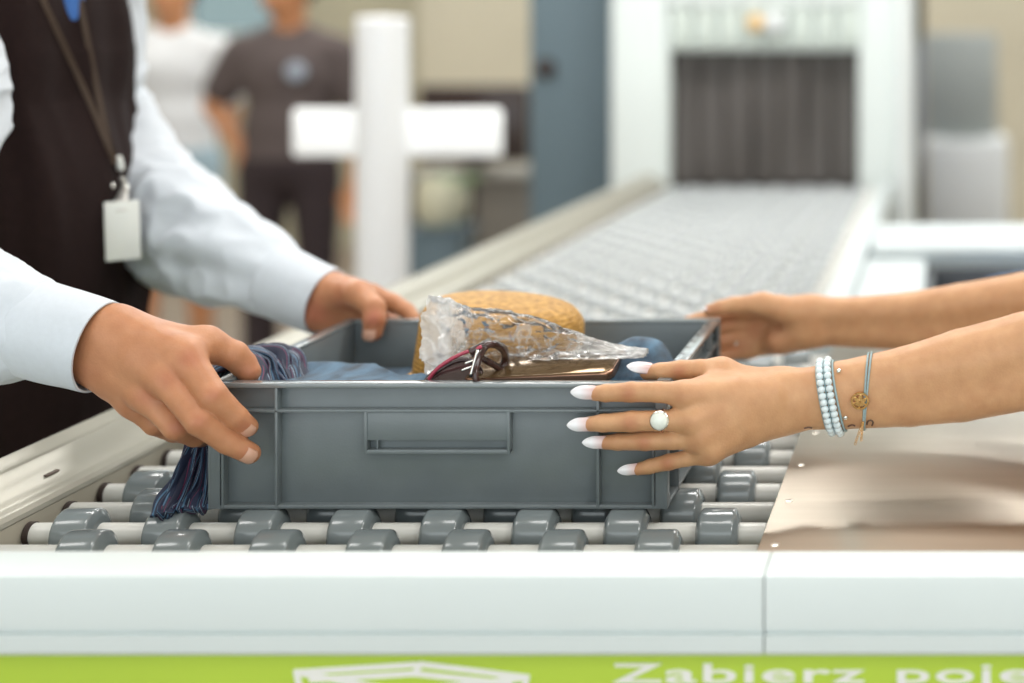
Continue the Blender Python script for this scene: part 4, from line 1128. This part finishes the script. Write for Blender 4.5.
# lanyard with badge hangs on the officer: a thing of its own
lan = thing('lanyard_badge', 'white badge card on a brown lanyard hanging over the dark vest', 'badge', tuple(on_vest(121, 230)))
def strap(name, pts, wid, th_, material, parent):
    pl = [Vector(q) for q in cr(pts, 50)]; vs, fs = [], []
    for i, p in enumerate(pl):
        t = (pl[min(i+1, 49)]-pl[max(i-1, 0)]).normalized(); nrm = V(.6, -.78, .15); nrm = (nrm-t*nrm.dot(t)).normalized(); s = t.cross(nrm)
        for a, b in ((-1, -1), (1, -1), (1, 1), (-1, 1)): vs.append(p+s*(a*wid*.5)+nrm*(b*th_*.5))
    for i in range(49):
        for j in range(4): k = (j+1) % 4; fs.append((i*4+j, i*4+k, (i+1)*4+k, (i+1)*4+j))
    fs += [(3, 2, 1, 0), (196, 197, 198, 199)]
    return link(name, pydata(vs, fs), material, parent, True, 40)
strap('strap', [on_vest(*q, .003) for q in ((30, -30), (40, -2), (55, 32), (74, 72), (92, 112), (106, 146), (113, 164))], .0062, .0014, M['lanyard'], lan)
strap('strap', [on_vest(*q, .0022) for q in ((72, -30), (78, 0), (86, 40), (95, 86), (104, 130), (112, 164))], .0062, .0014, M['lanyard'], lan)
a, b = on_vest(112.5, 157, .006), on_vest(115.5, 171, .006)
vs_, fs_ = loft([(a, .004, .003), (a.lerp(b, .5), .0055, .0035), (b, .004, .003)], 16, 16, V(1, -.5, 0)); link('clip', pydata(vs_, fs_), M['badge'], lan)
vs_, fs_ = loft([(on_vest(115, 178, .007), .003, .002), (on_vest(117, 188, .008), .005, .0025), (P(120, 203, on_vest(108, 205, .012).y/US-.004), .0075, .0025)], 16, 16, V(1, -.5, 0)); link('clip', pydata(vs_, fs_), M['clear'], lan)
bm = bmesh.new(); lathe(bm, [(0, .003), (.003, .002), (.0035, 0), (0, -.001)], 16, along(on_vest(109.5, 186, .003), on_vest(109.5, 186, .02))); link('snap_button', from_bm(bm), M['silver'], lan)
c0 = on_vest(108, 205, .012)
for_n = V(.50, -.86, .05).normalized()
zz = (P(119.5, 201, c0.y/US)-P(121.5, 260, c0.y/US)).normalized(); xx = zz.cross(for_n).normalized()*-1; for_n = xx.cross(zz)
bc = P(122.5, 230.5, c0.y/US-.004); hh = 29.5*(c0.y/US)/1215; ww = hh*.52
bm = bmesh.new()
bx(bm, (-ww, -.0015, -hh), (ww, .0015, hh), .0012, 2, Matrix.Translation(bc) @ Matrix((xx, -for_n, zz)).transposed().to_4x4())
bd = link('badge_card', from_bm(bm), M['badge'], lan, True, 40)
bm = bmesh.new()
bx(bm, (-.006, -.0022, hh-.012), (.006, .0022, hh-.008), .0008, 2, Matrix.Translation(bc) @ Matrix((xx, -for_n, zz)).transposed().to_4x4())
link('slot', from_bm(bm), M['clear'], bd, True, 40)
def trousers(root, hip, f, s, length, mat_, shoe, bare=None, r=1.0, knee=None):
    z = V(0, 0, 1); out = []
    pr = [ell(hip+z*.0, f, s, z, .125*r, .170*r, .13*r)]
    bot = .07 if bare is None else bare
    for q in (1, -1):
        a = hip+s*(.09*q*r)-z*.05; k = V(hip.x, hip.y, .48)+s*(.10*q*r)+f*.015; n = V(hip.x, hip.y, bot)+s*(.105*q*r)
        if bare is None: pr += chain([a, k, n], [.095*r, .068*r, .058*r])
        else: pr += chain([a, n], [.098*r, .085*r])
    fd = Field(pr, .010); link('trousers' if bare is None else 'shorts', nets(fd.group(pr, .03), fd.lo, fd.h, 'trousers', 2), mat_, root)
    for q in (1, -1):
        n = V(hip.x, hip.y, 0)+s*(.105*q*r)
        pr = [ell(n+f*.05+z*.035, f, s, z, .135, .048, .045), cone(n-f*.03+z*.06, n-f*.03+z*.09, .045, .045)]
        fd = Field(pr, .006); a = fd.group(pr, .02)
        Z = fd.ax[2][None, None, :]; a = np.maximum(a, (.004-Z)).astype(np.float32)
        link('shoe', nets(a, fd.lo, fd.h, 'shoe', 1), shoe, root)
trousers(man, V(-1.165, 1.63, .80), V(1, 0, 0), V(0, 1, 0), 1, M['trouser'], M['shoe'], r=1.05)

# ---------------------------------------------------------------- traveller at the right
wom = thing('person', 'person reaching in from the right with bare arms, white nails and bracelets', 'person', (.62, 1.62, 0))
wl_core = chn([(785, 391, 1.072, 16.5), (842, 384, 1.076, 20), (910, 373, 1.080, 24), (961, 360.5, 1.086, 27.5), (1024, 345, 1.095, 29), (1095, 326, 1.11, 30)])
wl_core += chn([(785, 411, 1.074, 16.5), (842, 406, 1.078, 20), (910, 400, 1.083, 23), (961, 392, 1.088, 26), (1024, 379, 1.097, 27.5), (1095, 352, 1.112, 29)])
wl_core += chn([(785, 391, 1.072, 16.5), (735, 391, 1.050, 14), (684, 394, 1.033, 10)])+chn([(785, 398, 1.070, 16.5), (738, 408, 1.048, 14), (691, 420, 1.031, 10)])
wl_core += chn([(785, 406, 1.071, 16.5), (742, 422, 1.050, 13), (699, 439, 1.033, 9.4)])+chn([(785, 412, 1.074, 16), (748, 433, 1.055, 12), (709, 453, 1.037, 8.8)])
for a_, b_ in (((772, 393, 1.0545), (690, 395, 1.0265)), ((772, 398, 1.0535), (697, 419, 1.0245)), ((772, 403, 1.0545), (704, 437, 1.0265)), ((774, 408, 1.058), (713, 450, 1.0315))):
    wl_core += chn([a_+(2.6,), tuple((p+q)/2-(.0015 if i == 2 else 0) for i, (p, q) in enumerate(zip(a_, b_)))+(2.8,), b_+(4.5,)])
wl_core += chn([(775, 388, 1.075, 14), (748, 381, 1.072, 12.5), (721, 371.5, 1.068, 10.8)])+chn([(724, 377, 1.064, 9), (703, 388, 1.046, 8)])
wl_fing = [[(684, 394, 1.033, 10), (658, 392, 1.0335, 8.6), (631, 392, 1.0365, 8.5), (606, 393, 1.0405, 7.4), (595, 393.4, 1.0420, 6.3)],
           [(691, 420, 1.031, 10), (660, 420.6, 1.031, 8.6), (632, 421.5, 1.0340, 8.8), (603, 423, 1.0385, 7.5), (588, 424, 1.0410, 6.3)],
           [(699, 439, 1.033, 9.4), (672, 440, 1.0335, 7.9), (646, 441, 1.0360, 8.0), (618, 442, 1.0400, 7.0), (604, 442.4, 1.0420, 6.0)],
           [(709, 453, 1.037, 8.8), (688, 458, 1.0375, 6.8), (669, 462, 1.0390, 6.9), (650, 466.5, 1.0415, 6.2), (638, 469, 1.0430, 5.4)],
           [(721, 371.5, 1.068, 10.8), (700, 369.5, 1.069, 8.8), (681, 370, 1.0720, 8.5), (660, 371.5, 1.0750, 7.6), (647, 373, 1.0775, 6.4)]]
wl_l = [(chn(f_), .0016) for f_ in wl_fing]
carve = []
for x, y, u in ((631, 392, 1.0365), (632, 421.5, 1.034), (646, 441, 1.036), (669, 462, 1.039)):
    for dx in (-3.2, .3, 3.6): carve.append((chn([(x+dx, y-5, u-.0088, 1.0), (x+dx*1.15, y, u-.0096, 1.15), (x+dx, y+5, u-.0088, 1.0)]), .0018))
w_l = body_mesh('hand', wl_core, .014, wl_l, .008, .0013, carve, 2)
wr_core = chn([(812, 311, 1.325, 15), (856, 312, 1.32, 16.5), (908, 310, 1.313, 19), (961, 305, 1.303, 23), (1024, 298, 1.292, 27), (1100, 290, 1.28, 29)])
wr_core += chn([(812, 331, 1.328, 15), (856, 332, 1.323, 16.5), (908, 333, 1.315, 19), (961, 332, 1.305, 23), (1024, 326, 1.294, 26), (1100, 316, 1.282, 28)])
wr_core += chn([(812, 311, 1.325, 15), (780, 309, 1.332, 12.5), (752, 309, 1.336, 9.4)])+chn([(812, 317, 1.330, 15), (778, 320, 1.338, 12), (746, 323, 1.341, 9.4)])
wr_core += chn([(812, 325, 1.330, 15), (778, 331, 1.336, 12), (744, 337, 1.339, 9)])+chn([(812, 332, 1.327, 15), (780, 342, 1.330, 12.5), (749, 350, 1.331, 8.6)])
wr_core += chn([(800, 313, 1.320, 14.5), (780, 309, 1.314, 15), (762, 304, 1.313, 11.5)])+chn([(800, 333, 1.322, 13), (778, 341, 1.322, 12)])
wr_l = [(chn([(752, 309, 1.336, 9.4), (722, 314, 1.332, 8.2), (700, 319, 1.317, 7), (688, 321, 1.312, 6)]), .005),
        (chn([(746, 323, 1.341, 9.4), (719, 328, 1.333, 8.4), (698, 332, 1.317, 7), (686, 334, 1.3125, 6)]), .005),
        (chn([(744, 337, 1.339, 9), (720, 342, 1.331, 8), (700, 345, 1.317, 6.8), (688, 346, 1.312, 5.8)]), .005),
        (chn([(749, 350, 1.331, 8.6), (727, 355, 1.325, 7), (710, 358, 1.315, 6), (699, 359, 1.312, 5.2)]), .005),
        (chn([(762, 304, 1.313, 11.5), (733, 305, 1.305, 8.8), (720, 307.5, 1.301, 7.6), (709, 310.5, 1.299, 6.4)]), .007)]
carve = [(chn([(770, 324, 1.320, 1.6), (782, 327, 1.318, 2.0), (792, 322, 1.314, 1.6)]), .005), (chn([(735, 319, 1.326, 1.2), (734, 330, 1.328, 1.4), (735, 345, 1.324, 1.2)]), .003)]
w_r = body_mesh('hand', wr_core, .013, wr_l, .008, .0016, carve, 2)
HW = V(.50, 1.56, 1.58); fw = V(-.96, -.05, -.28).normalized(); sw_ = V(0, 0, 1).cross(fw).normalized()
tors = head_prims(HW, fw, sw_, .98)+[cone(HW+V(.03, 0, -.06), V(.57, 1.58, 1.36), .048, .052), cone(V(.57, 1.44, 1.315), V(.57, 1.72, 1.315), .045, .045), cone(V(.57, 1.58, 1.22), V(.60, 1.58, .95), .07, .07),
        cone(P(1085, 341, 1.11), V(.52, 1.43, 1.30), .040, .044), cone(P(1090, 304, 1.281), V(.52, 1.72, 1.30), .038, .044)]
w_t = body_mesh('torso', tors, .03, [], .02, .008, (), 2)
spots = []
for f_ in wl_fing:
    for k_, a_ in ((0, .35), (2, .85), (4, .45)):
        x, y, u, r = f_[k_]; spots.append((P(x, y, u)+V(0, -r*.001, 0), .007, a_))
for px, py, u, r, a in ((725, 322, 1.32, .016, .7), (735, 345, 1.32, .018, .7), (770, 340, 1.31, .022, .55), (712, 311, 1.29, .012, .7), (755, 330, 1.33, .016, .6), (720, 340, 1.325, .012, .6)): spots.append((P(px, py, u), r, a))
wb = skinned(wom, [w_l, w_r, w_t], M['skinw'], spots)
def w_nail(b, t, u, up, w, r, parent=wb):
    B = P(b[0], b[1], u); T = P(t[0], t[1], u+.0015); d = (T-B).normalized(); up = (up-d*up.dot(d)).normalized()
    o = nail('fingernail', T, d, up, (T-B).length, w, B+up*(r*.001), M['polish'], parent, True, .42)
w_nail((599, 392.6), (572, 391.8), 1.0418, V(0, -1, .22), .0118, 6.6)
w_nail((594, 423.6), (568.5, 424.5), 1.0405, V(0, -1, .15), .0118, 6.6)
w_nail((610, 441.8), (583.5, 441.6), 1.0415, V(0, -1, .12), .0108, 6.2)
w_nail((641.5, 467.8), (618.5, 470.2), 1.0430, V(0, -1, .10), .0095, 5.6)
w_nail((654, 370.5), (627.5, 368.5), 1.0765, V(-.1, -.75, .66), .0112, 6.6)
w_nail((713, 309), (702, 312.5), 1.2985, V(0, -.2, 1), .0105, 5.8)
head_extras(wom, HW, fw, sw_, M['hair'], True, .98)
garment('blouse', [(V(.62, 1.58, .80), .11, .165), (V(.60, 1.58, .95), .105, .15), (V(.58, 1.58, 1.12), .115, .165), (V(.575, 1.58, 1.24), .112, .17), (V(.575, 1.58, 1.31), .085, .16), (V(.575, 1.58, 1.355), .055, .09)], 90, 90, V(1, 0, 0), cloth_disp(.006, 8.1, 5, 12, 2), M['darktop'], wom, power=2.3)
trousers(wom, V(.64, 1.58, .82), V(-1, 0, 0), V(0, -1, 0), 1, M['bluegrey'], M['shoe'], r=.98)
# ring on the near hand
rg = thing('opal_ring', 'ring with round white stone on the middle finger of the near hand', 'ring', tuple(P(659, 421, 1.03)))
rc = P(663, 420.6, 1.031); rd = V(1, 0, 0)
vs_, fs_ = sweep_frames([rc+V(.0, math.cos(a)*.0092, math.sin(a)*.0092) for a in [2*math.pi*i/48 for i in range(48)]], .0009, 8, True); link('band', pydata(vs_, fs_), M['rosegold'], rg)
sc_ = P(659, 421, 1.0225)
bm = bmesh.new(); lathe(bm, [(0, .0034), (.003, .0031), (.0058, .0020), (.0074, .0004), (.0076, -.0012), (.0070, -.0022), (0, -.0022)], 32, along(sc_, sc_+V(-.05, -1, .1))); link('stone', from_bm(bm), M['opal'], rg)
bm = bmesh.new(); lathe(bm, [(0, -.0006), (.0082, -.0008), (.0084, -.0016), (.0070, -.0030), (0, -.0030)], 32, along(sc_, sc_+V(-.05, -1, .1))); link('setting', from_bm(bm), M['silver'], rg)
rg2 = thing('gold_ring', 'thin gold ring with small stone on the far hand at the tray corner', 'ring', tuple(P(738, 350, 1.32)))
rc = P(738, 339.5, 1.337)
vs_, fs_ = sweep_frames([rc+V(math.cos(a)*.001, math.cos(a)*.0090, math.sin(a)*.0090) for a in [2*math.pi*i/40 for i in range(40)]], .0009, 8, True); link('band', pydata(vs_, fs_), M['gold'], rg2)
bm = bmesh.new(); q = rc+V(0, -.0095, -.003); lathe(bm, [(0, .002), (.002, .0012), (.0026, 0), (0, -.002)], 16, along(q, q+V(0, -1, -.3))); link('stone', from_bm(bm), M['opal'], rg2)
# bracelets follow the arm surface
wtree = BVHTree.FromObject(wb, bpy.context.evaluated_depsgraph_get()) if False else BVHTree.FromPolygons([tuple(v.co) for v in wb.data.vertices], [tuple(p.vertices) for p in wb.data.polygons])
def arm_ring(top, bot, u, n, off):
    """closed loop on the arm whose visible half runs from pixel top to pixel bot"""
    a = P(top[0], top[1], u); b = P(bot[0], bot[1], u); c = (a+b)/2
    v = (a-b).normalized(); w_ = V(0, -1, 0); w_ = (w_-v*w_.dot(v)).normalized()
    pts = []
    for i in range(n):
        th = 2*math.pi*i/n; d = v*math.cos(th)+w_*math.sin(th)
        h_ = wtree.ray_cast(c+d*.12, -d)
        pts.append((h_[0] if h_[0] is not None else c+d*.03)+d*off)
    return pts
br = thing('beaded_bracelet', 'pale blue double beaded wrap bracelet on the near wrist', 'bracelet', tuple(P(832, 398, 1.076)))
def bead_mesh():
    bm = bmesh.new(); lathe(bm, [(.0006, -.0029), (.0018, -.0028), (.0030, -.0016), (.0034, 0), (.0030, .0016), (.0018, .0028), (.0006, .0029)], 16, Matrix.Identity(4)); return from_bm(bm)
def resample(pts, step):
    L = [0]
    for a, b in zip(pts, pts[1:]+pts[:1]): L.append(L[-1]+(b-a).length)
    n = int(L[-1]/step); out = []; ext = pts+pts[:1]
    for k in range(n):
        t = L[-1]*k/n
        i = max(j for j in range(len(pts)) if L[j] <= t)
        out.append(ext[i].lerp(ext[i+1], (t-L[i])/max(1e-9, L[i+1]-L[i])))
    return out
for (tp_, bt_) in (((821, 368), (832, 428)), ((829, 367), (840, 427))):
    loop = resample(arm_ring(tp_, bt_, 1.077, 72, .0030), .0056)
    for i, p in enumerate(loop):
        d = (loop[(i+1) % len(loop)]-loop[i-1]).normalized()
        me = bead_mesh(); me.transform(along(p, p+d) ); link('bead', me, M['bead'], br)
for (tp_, bt_, r_) in (((825, 368), (836, 428), .0009), ((817.5, 368), (828, 428), .0008), ((834, 367), (845.5, 427), .0010)):
    vs_, fs_ = sweep_frames(resample(arm_ring(tp_, bt_, 1.077, 72, .0012), .003), r_, 8, True); link('cord', pydata(vs_, fs_), M['cord'], br)
for px, py in ((837, 363.5), (846, 421)):
    q = P(px, py, 1.055)
    h_ = wtree.find_nearest(q); bm = bmesh.new(); n_ = h_[1]; lathe(bm, [(0, .0036), (.0016, .003), (.0022, .0017), (.0016, .0004), (0, 0)], 16, along(h_[0], h_[0]+n_)); link('clasp_bead', from_bm(bm), M['silver'], br)
cb2 = thing('cord_bracelet', 'thin cord bracelet with openwork gold disc beside the beaded bracelet', 'bracelet', tuple(P(861, 400, 1.07)))
for dx in (0, 3):
    pts = resample(arm_ring((868+dx, 360), (864+dx*.3, 426), 1.079, 72, .0013), .003)
    vs_, fs_ = sweep_frames(pts, .0009, 8, True); link('cord', pydata(vs_, fs_), M['cord'], cb2)
h_ = wtree.ray_cast(V(0, 0, H), (P(860, 399.5, 1.0)-V(0, 0, H)).normalized()); n_ = h_[1]; q = h_[0]+n_*.0034
mt_ = along(q, q+n_)
bm = bmesh.new(); lathe(bm, [(.0062, -.0008), (.0078, -.0008), (.0080, 0), (.0078, .0008), (.0062, .0008), (.0060, 0), (.0062, -.0008)], 36, mt_)
for a in range(3):
    an = a*math.pi/3+.4
    bx(bm, (-.0066, -.0009, -.0005), (.0066, .0009, .0005), .0003, 2, mt_ @ Matrix.Rotation(an, 4, 'Z'))
for a in range(5):
    an = a*1.257+.2
    lathe(bm, [(0, -.0006), (.0019, -.0006), (.0019, .0006), (0, .0006)], 10, mt_ @ Matrix.Translation((.0034*math.cos(an), .0034*math.sin(an), 0)))
link('gold_disc', from_bm(bm), M['gold'], cb2, True, 40)
e0 = wtree.find_nearest(P(863.5, 426, 1.058)); e0 = e0[0]+V(0, -.002, 0)
for k_, (dx, L_) in enumerate(((-8, 23), (-2, 19))):
    pts = [e0+(P(864+dx*t, 426+L_*t, 1.058)-P(864, 426, 1.058)) for t in [i/11 for i in range(12)]]
    for i, p in enumerate(pts):
        bm = bmesh.new(); r_ = .0008
        v_, f_ = sweep_frames([p+V(math.cos(a)*r_, math.sin(a)*r_*(i % 2), math.sin(a)*r_*1.5+0.0) for a in [2*math.pi*j/12 for j in range(12)]], .00025, 6, True)
        link('chain_link', pydata(v_, f_), M['gold'], cb2); bm.free()
def surf(px, py, off=.0004):
    o = V(0, 0, H); d = (P(px, py, 1)-o).normalized(); h_ = wtree.ray_cast(o, d)
    return None if h_[0] is None else h_[0]+h_[1]*off
tv, tf = [], []
for pl in (((867, 424), (868, 421), (871, 420), (873, 422), (872, 425)), ((848, 426), (852, 424.5), (855, 425.5)), ((804, 428), (808, 427), (812, 427.5))):
    q = [surf(*a) for a in pl]; q = [a for a in q if a is not None]
    if len(q) >= 3:
        v_, f_ = sweep_frames([Vector(a) for a in cr(q, 20)], .0008, 6); k0 = len(tv); tv += v_; tf += [tuple(i+k0 for i in f) for f in f_]
if tv: link('tattoo', pydata(tv, tf), M['ink'], wb)

# ---------------------------------------------------------------- two people waiting in the background
def bystander(label, cx, u, ang, shirt, hair, lower, pose, k=1.0, shorts=False):
    b = V((cx-PX)*u/1215, US*u, 0); z = V(0, 0, 1)
    f = V(math.sin(ang), -math.cos(ang), 0); s = z.cross(f)
    t = thing('person', label, 'person', (b.x, b.y, 0))
    def q(a, l, h_): return b+f*a+s*l+z*h_
    hd = q(.03, 0, 1.525); ff = (f+V(*pose['look'])).normalized(); ss = z.cross(ff)
    core = head_prims(hd, ff, ss, 1.0)+[cone(q(.02, 0, 1.46), q(0, 0, 1.33), .055, .060), cone(q(0, .14, 1.265), q(0, -.14, 1.265), .06, .06), cone(q(0, 0, 1.2), q(0, 0, .9), .085, .085)]
    limbs = []
    for sd, key in ((1, 'L'), (-1, 'R')):
        e, w_ = pose[key]
        sh = q(0, .175*sd, 1.255); el = q(*e); wr = q(*w_)
        core += chain([sh, el, wr], [.05, .042, .028])
        d = (wr-el).normalized(); side = d.cross(f).normalized() if abs(d.dot(f)) < .9 else s
        core += [cone(wr+d*.02, wr+d*.08, .028, .030)]
        for i in range(4):
            o = side*((i-1.5)*.018)
            limbs.append((chain([wr+d*.08+o, wr+d*(.115+.004*(i % 3))+o+f*.006, wr+d*(.145+.006*(i % 3))+o+f*.02], [.0105, .0095, .008]), .006))
        limbs.append((chain([wr+d*.03+side*.025, wr+d*.06+side*.048, wr+d*.09+side*.050], [.013, .011, .009]), .006))
    if shorts:
        for sd in (1, -1): core += chain([q(0, .09*sd, .78), q(.015, .10*sd, .45), q(-.005, .105*sd, .30), q(0, .105*sd, .08)], [.08, .055, .058, .038])
    me = body_mesh('body', core, .03, limbs, .012, .0085, (), 2); blush(me, [])
    link('body', me, M['skinb'], t)
    pr = [ell(q(.0, 0, 1.18), f, s, z, .125, .185, .16), ell(q(0, 0, .98), f, s, z, .120, .168, .17), ell(q(0, 0, .86), f, s, z, .122, .168, .11), cone(q(0, .13, 1.27), q(0, -.13, 1.27), .068, .068), cone(q(0, .06, 1.315), q(0, -.06, 1.315), .055, .055)]
    for sd, key in ((1, 'L'), (-1, 'R')):
        sh = q(0, .175*sd, 1.255); el = q(*pose[key][0]); pr += [cone(sh, sh.lerp(el, .66), .066, .066)]
    fd = Field(pr, .009); a = fd.group(pr, .04)
    hem = .765 if shorts else .845
    a = np.maximum(a, (hem-fd.ax[2])[None, None, :]).astype(np.float32)
    for sd, key in ((1, 'L'), (-1, 'R')):
        sh = q(0, .175*sd, 1.255); el = q(*pose[key][0]); d = (el-sh).normalized(); cut = sh.lerp(el, .78)
        X, Y, Z = np.meshgrid(*fd.ax, indexing='ij'); pl = (X-cut.x)*d.x+(Y-cut.y)*d.y+(Z-cut.z)*d.z
        near = np.sqrt((X-cut.x)**2+(Y-cut.y)**2+(Z-cut.z)**2)-.085
        a = np.maximum(a, np.where(near < 0, pl, -1)).astype(np.float32) if False else a
    link('shirt', nets(a, fd.lo, fd.h, 'shirt', 2), shirt, t)
    trousers(t, q(0, 0, .84), f, s, 1, lower, M['shoe'], .42 if shorts else None)
    head_extras(t, hd, ff, ss, hair)
    return t, q
pA, qA = bystander('person in white tee shirt and pale denim shorts standing in the background', 173, 5.0, .25, M['tee'], M['hair'], M['shorts'], {'look': (-.2, -.3, -.1), 'L': ((-.09, .195, .99), (-.17, .07, .90)), 'R': ((-.09, -.195, .99), (-.17, -.07, .86))}, shorts=True)
pB, qB = bystander('person in charcoal polo shirt standing with hand on hip in the background', 290, 4.6, .18, M['polo'], M['hair'], M['trouser'], {'look': (-.7, -.2, -.15), 'L': ((-.03, .265, 1.0), (.05, .25, .77)), 'R': ((-.05, -.285, 1.06), (.0, -.175, .90))})
cq = qB(.135, .055, 1.19)
bm = bmesh.new(); lathe(bm, [(0, .004), (.026, .004), (.034, 0), (0, -.03)], 20, along(cq, qB(1.135, .155, 1.19))); link('shirt_crest', from_bm(bm), M['polologo'], pB)

# ================================================================ camera and light
cd = bpy.data.cameras.new('camera'); cam = bpy.data.objects.new('camera', cd); COL.objects.link(cam)
cam.location = (0, 0, H); cam.rotation_euler = (math.pi/2, 0, 0)
cd.sensor_width = 36; cd.lens = F*36/1024
cd.shift_x = -(PX-512)/1024; cd.shift_y = (PY-341.5)/1024
cd.clip_start = .05
cd.dof.use_dof = True; cd.dof.focus_distance = US*1.05; cd.dof.aperture_fstop = 2.0
sc.camera = cam
def area(name, loc, size, power, color=(1, 1, 1), rot=(0, 0, 0)):
    l = bpy.data.lights.new(name, 'AREA'); l.shape = 'RECTANGLE'; l.size, l.size_y = size; l.energy = power; l.color = color
    o = bpy.data.objects.new(name, l); COL.objects.link(o); o.location = loc; o.rotation_euler = rot; return o
for x, y, p in ((-2.6, .4, 32), (-.4, .4, 32), (1.8, .4, 32), (-2.6, 2.9, 85), (-.4, 2.9, 85), (1.8, 2.9, 85), (-4.2, 5.6, 80), (-1.8, 5.6, 80), (.8, 5.6, 80), (-3, 7.8, 40), (0, 7.8, 40)):
    area('ceiling_and_fill_lamp', (x, y, 3.55), (1.5, .6), p*.5, (1, .985, .96))
area('ceiling_and_fill_lamp', (2.2, -1.2, 3.5), (1.5, 1.0), 45, (1, .99, .97), (0, .35, 0))  # extra fill lamp, added to brighten the right of the front rail
wd = bpy.data.worlds.new('world'); sc.world = wd; wd.use_nodes = True
bg = wd.node_tree.nodes['Background']; bg.inputs['Color'].default_value = (.90, .975, 1, 1); bg.inputs['Strength'].default_value = 1.45
nt = wd.node_tree
tc = nt.nodes.new('ShaderNodeTexCoord'); sp = nt.nodes.new('ShaderNodeSeparateXYZ'); mr = nt.nodes.new('ShaderNodeMapRange')
mr.inputs['From Min'].default_value = -.1; mr.inputs['From Max'].default_value = .6; mr.inputs['To Min'].default_value = 1.7; mr.inputs['To Max'].default_value = 3.2
nt.links.new(tc.outputs['Generated'], sp.inputs[0]); nt.links.new(sp.outputs['Y'], mr.inputs['Value']); nt.links.new(mr.outputs['Result'], bg.inputs['Strength'])
vs_ = sc.view_settings; vs_.view_transform = 'Standard'; vs_.look = 'None'; vs_.gamma = 1; vs_.use_curve_mapping = False; vs_.exposure = 0.1
sc.display_settings.display_device = 'sRGB'
sc.cycles.use_denoising = True
sc.cycles.max_bounces = 10; sc.cycles.transparent_max_bounces = 16
sc.cycles.sample_clamp_indirect = 6
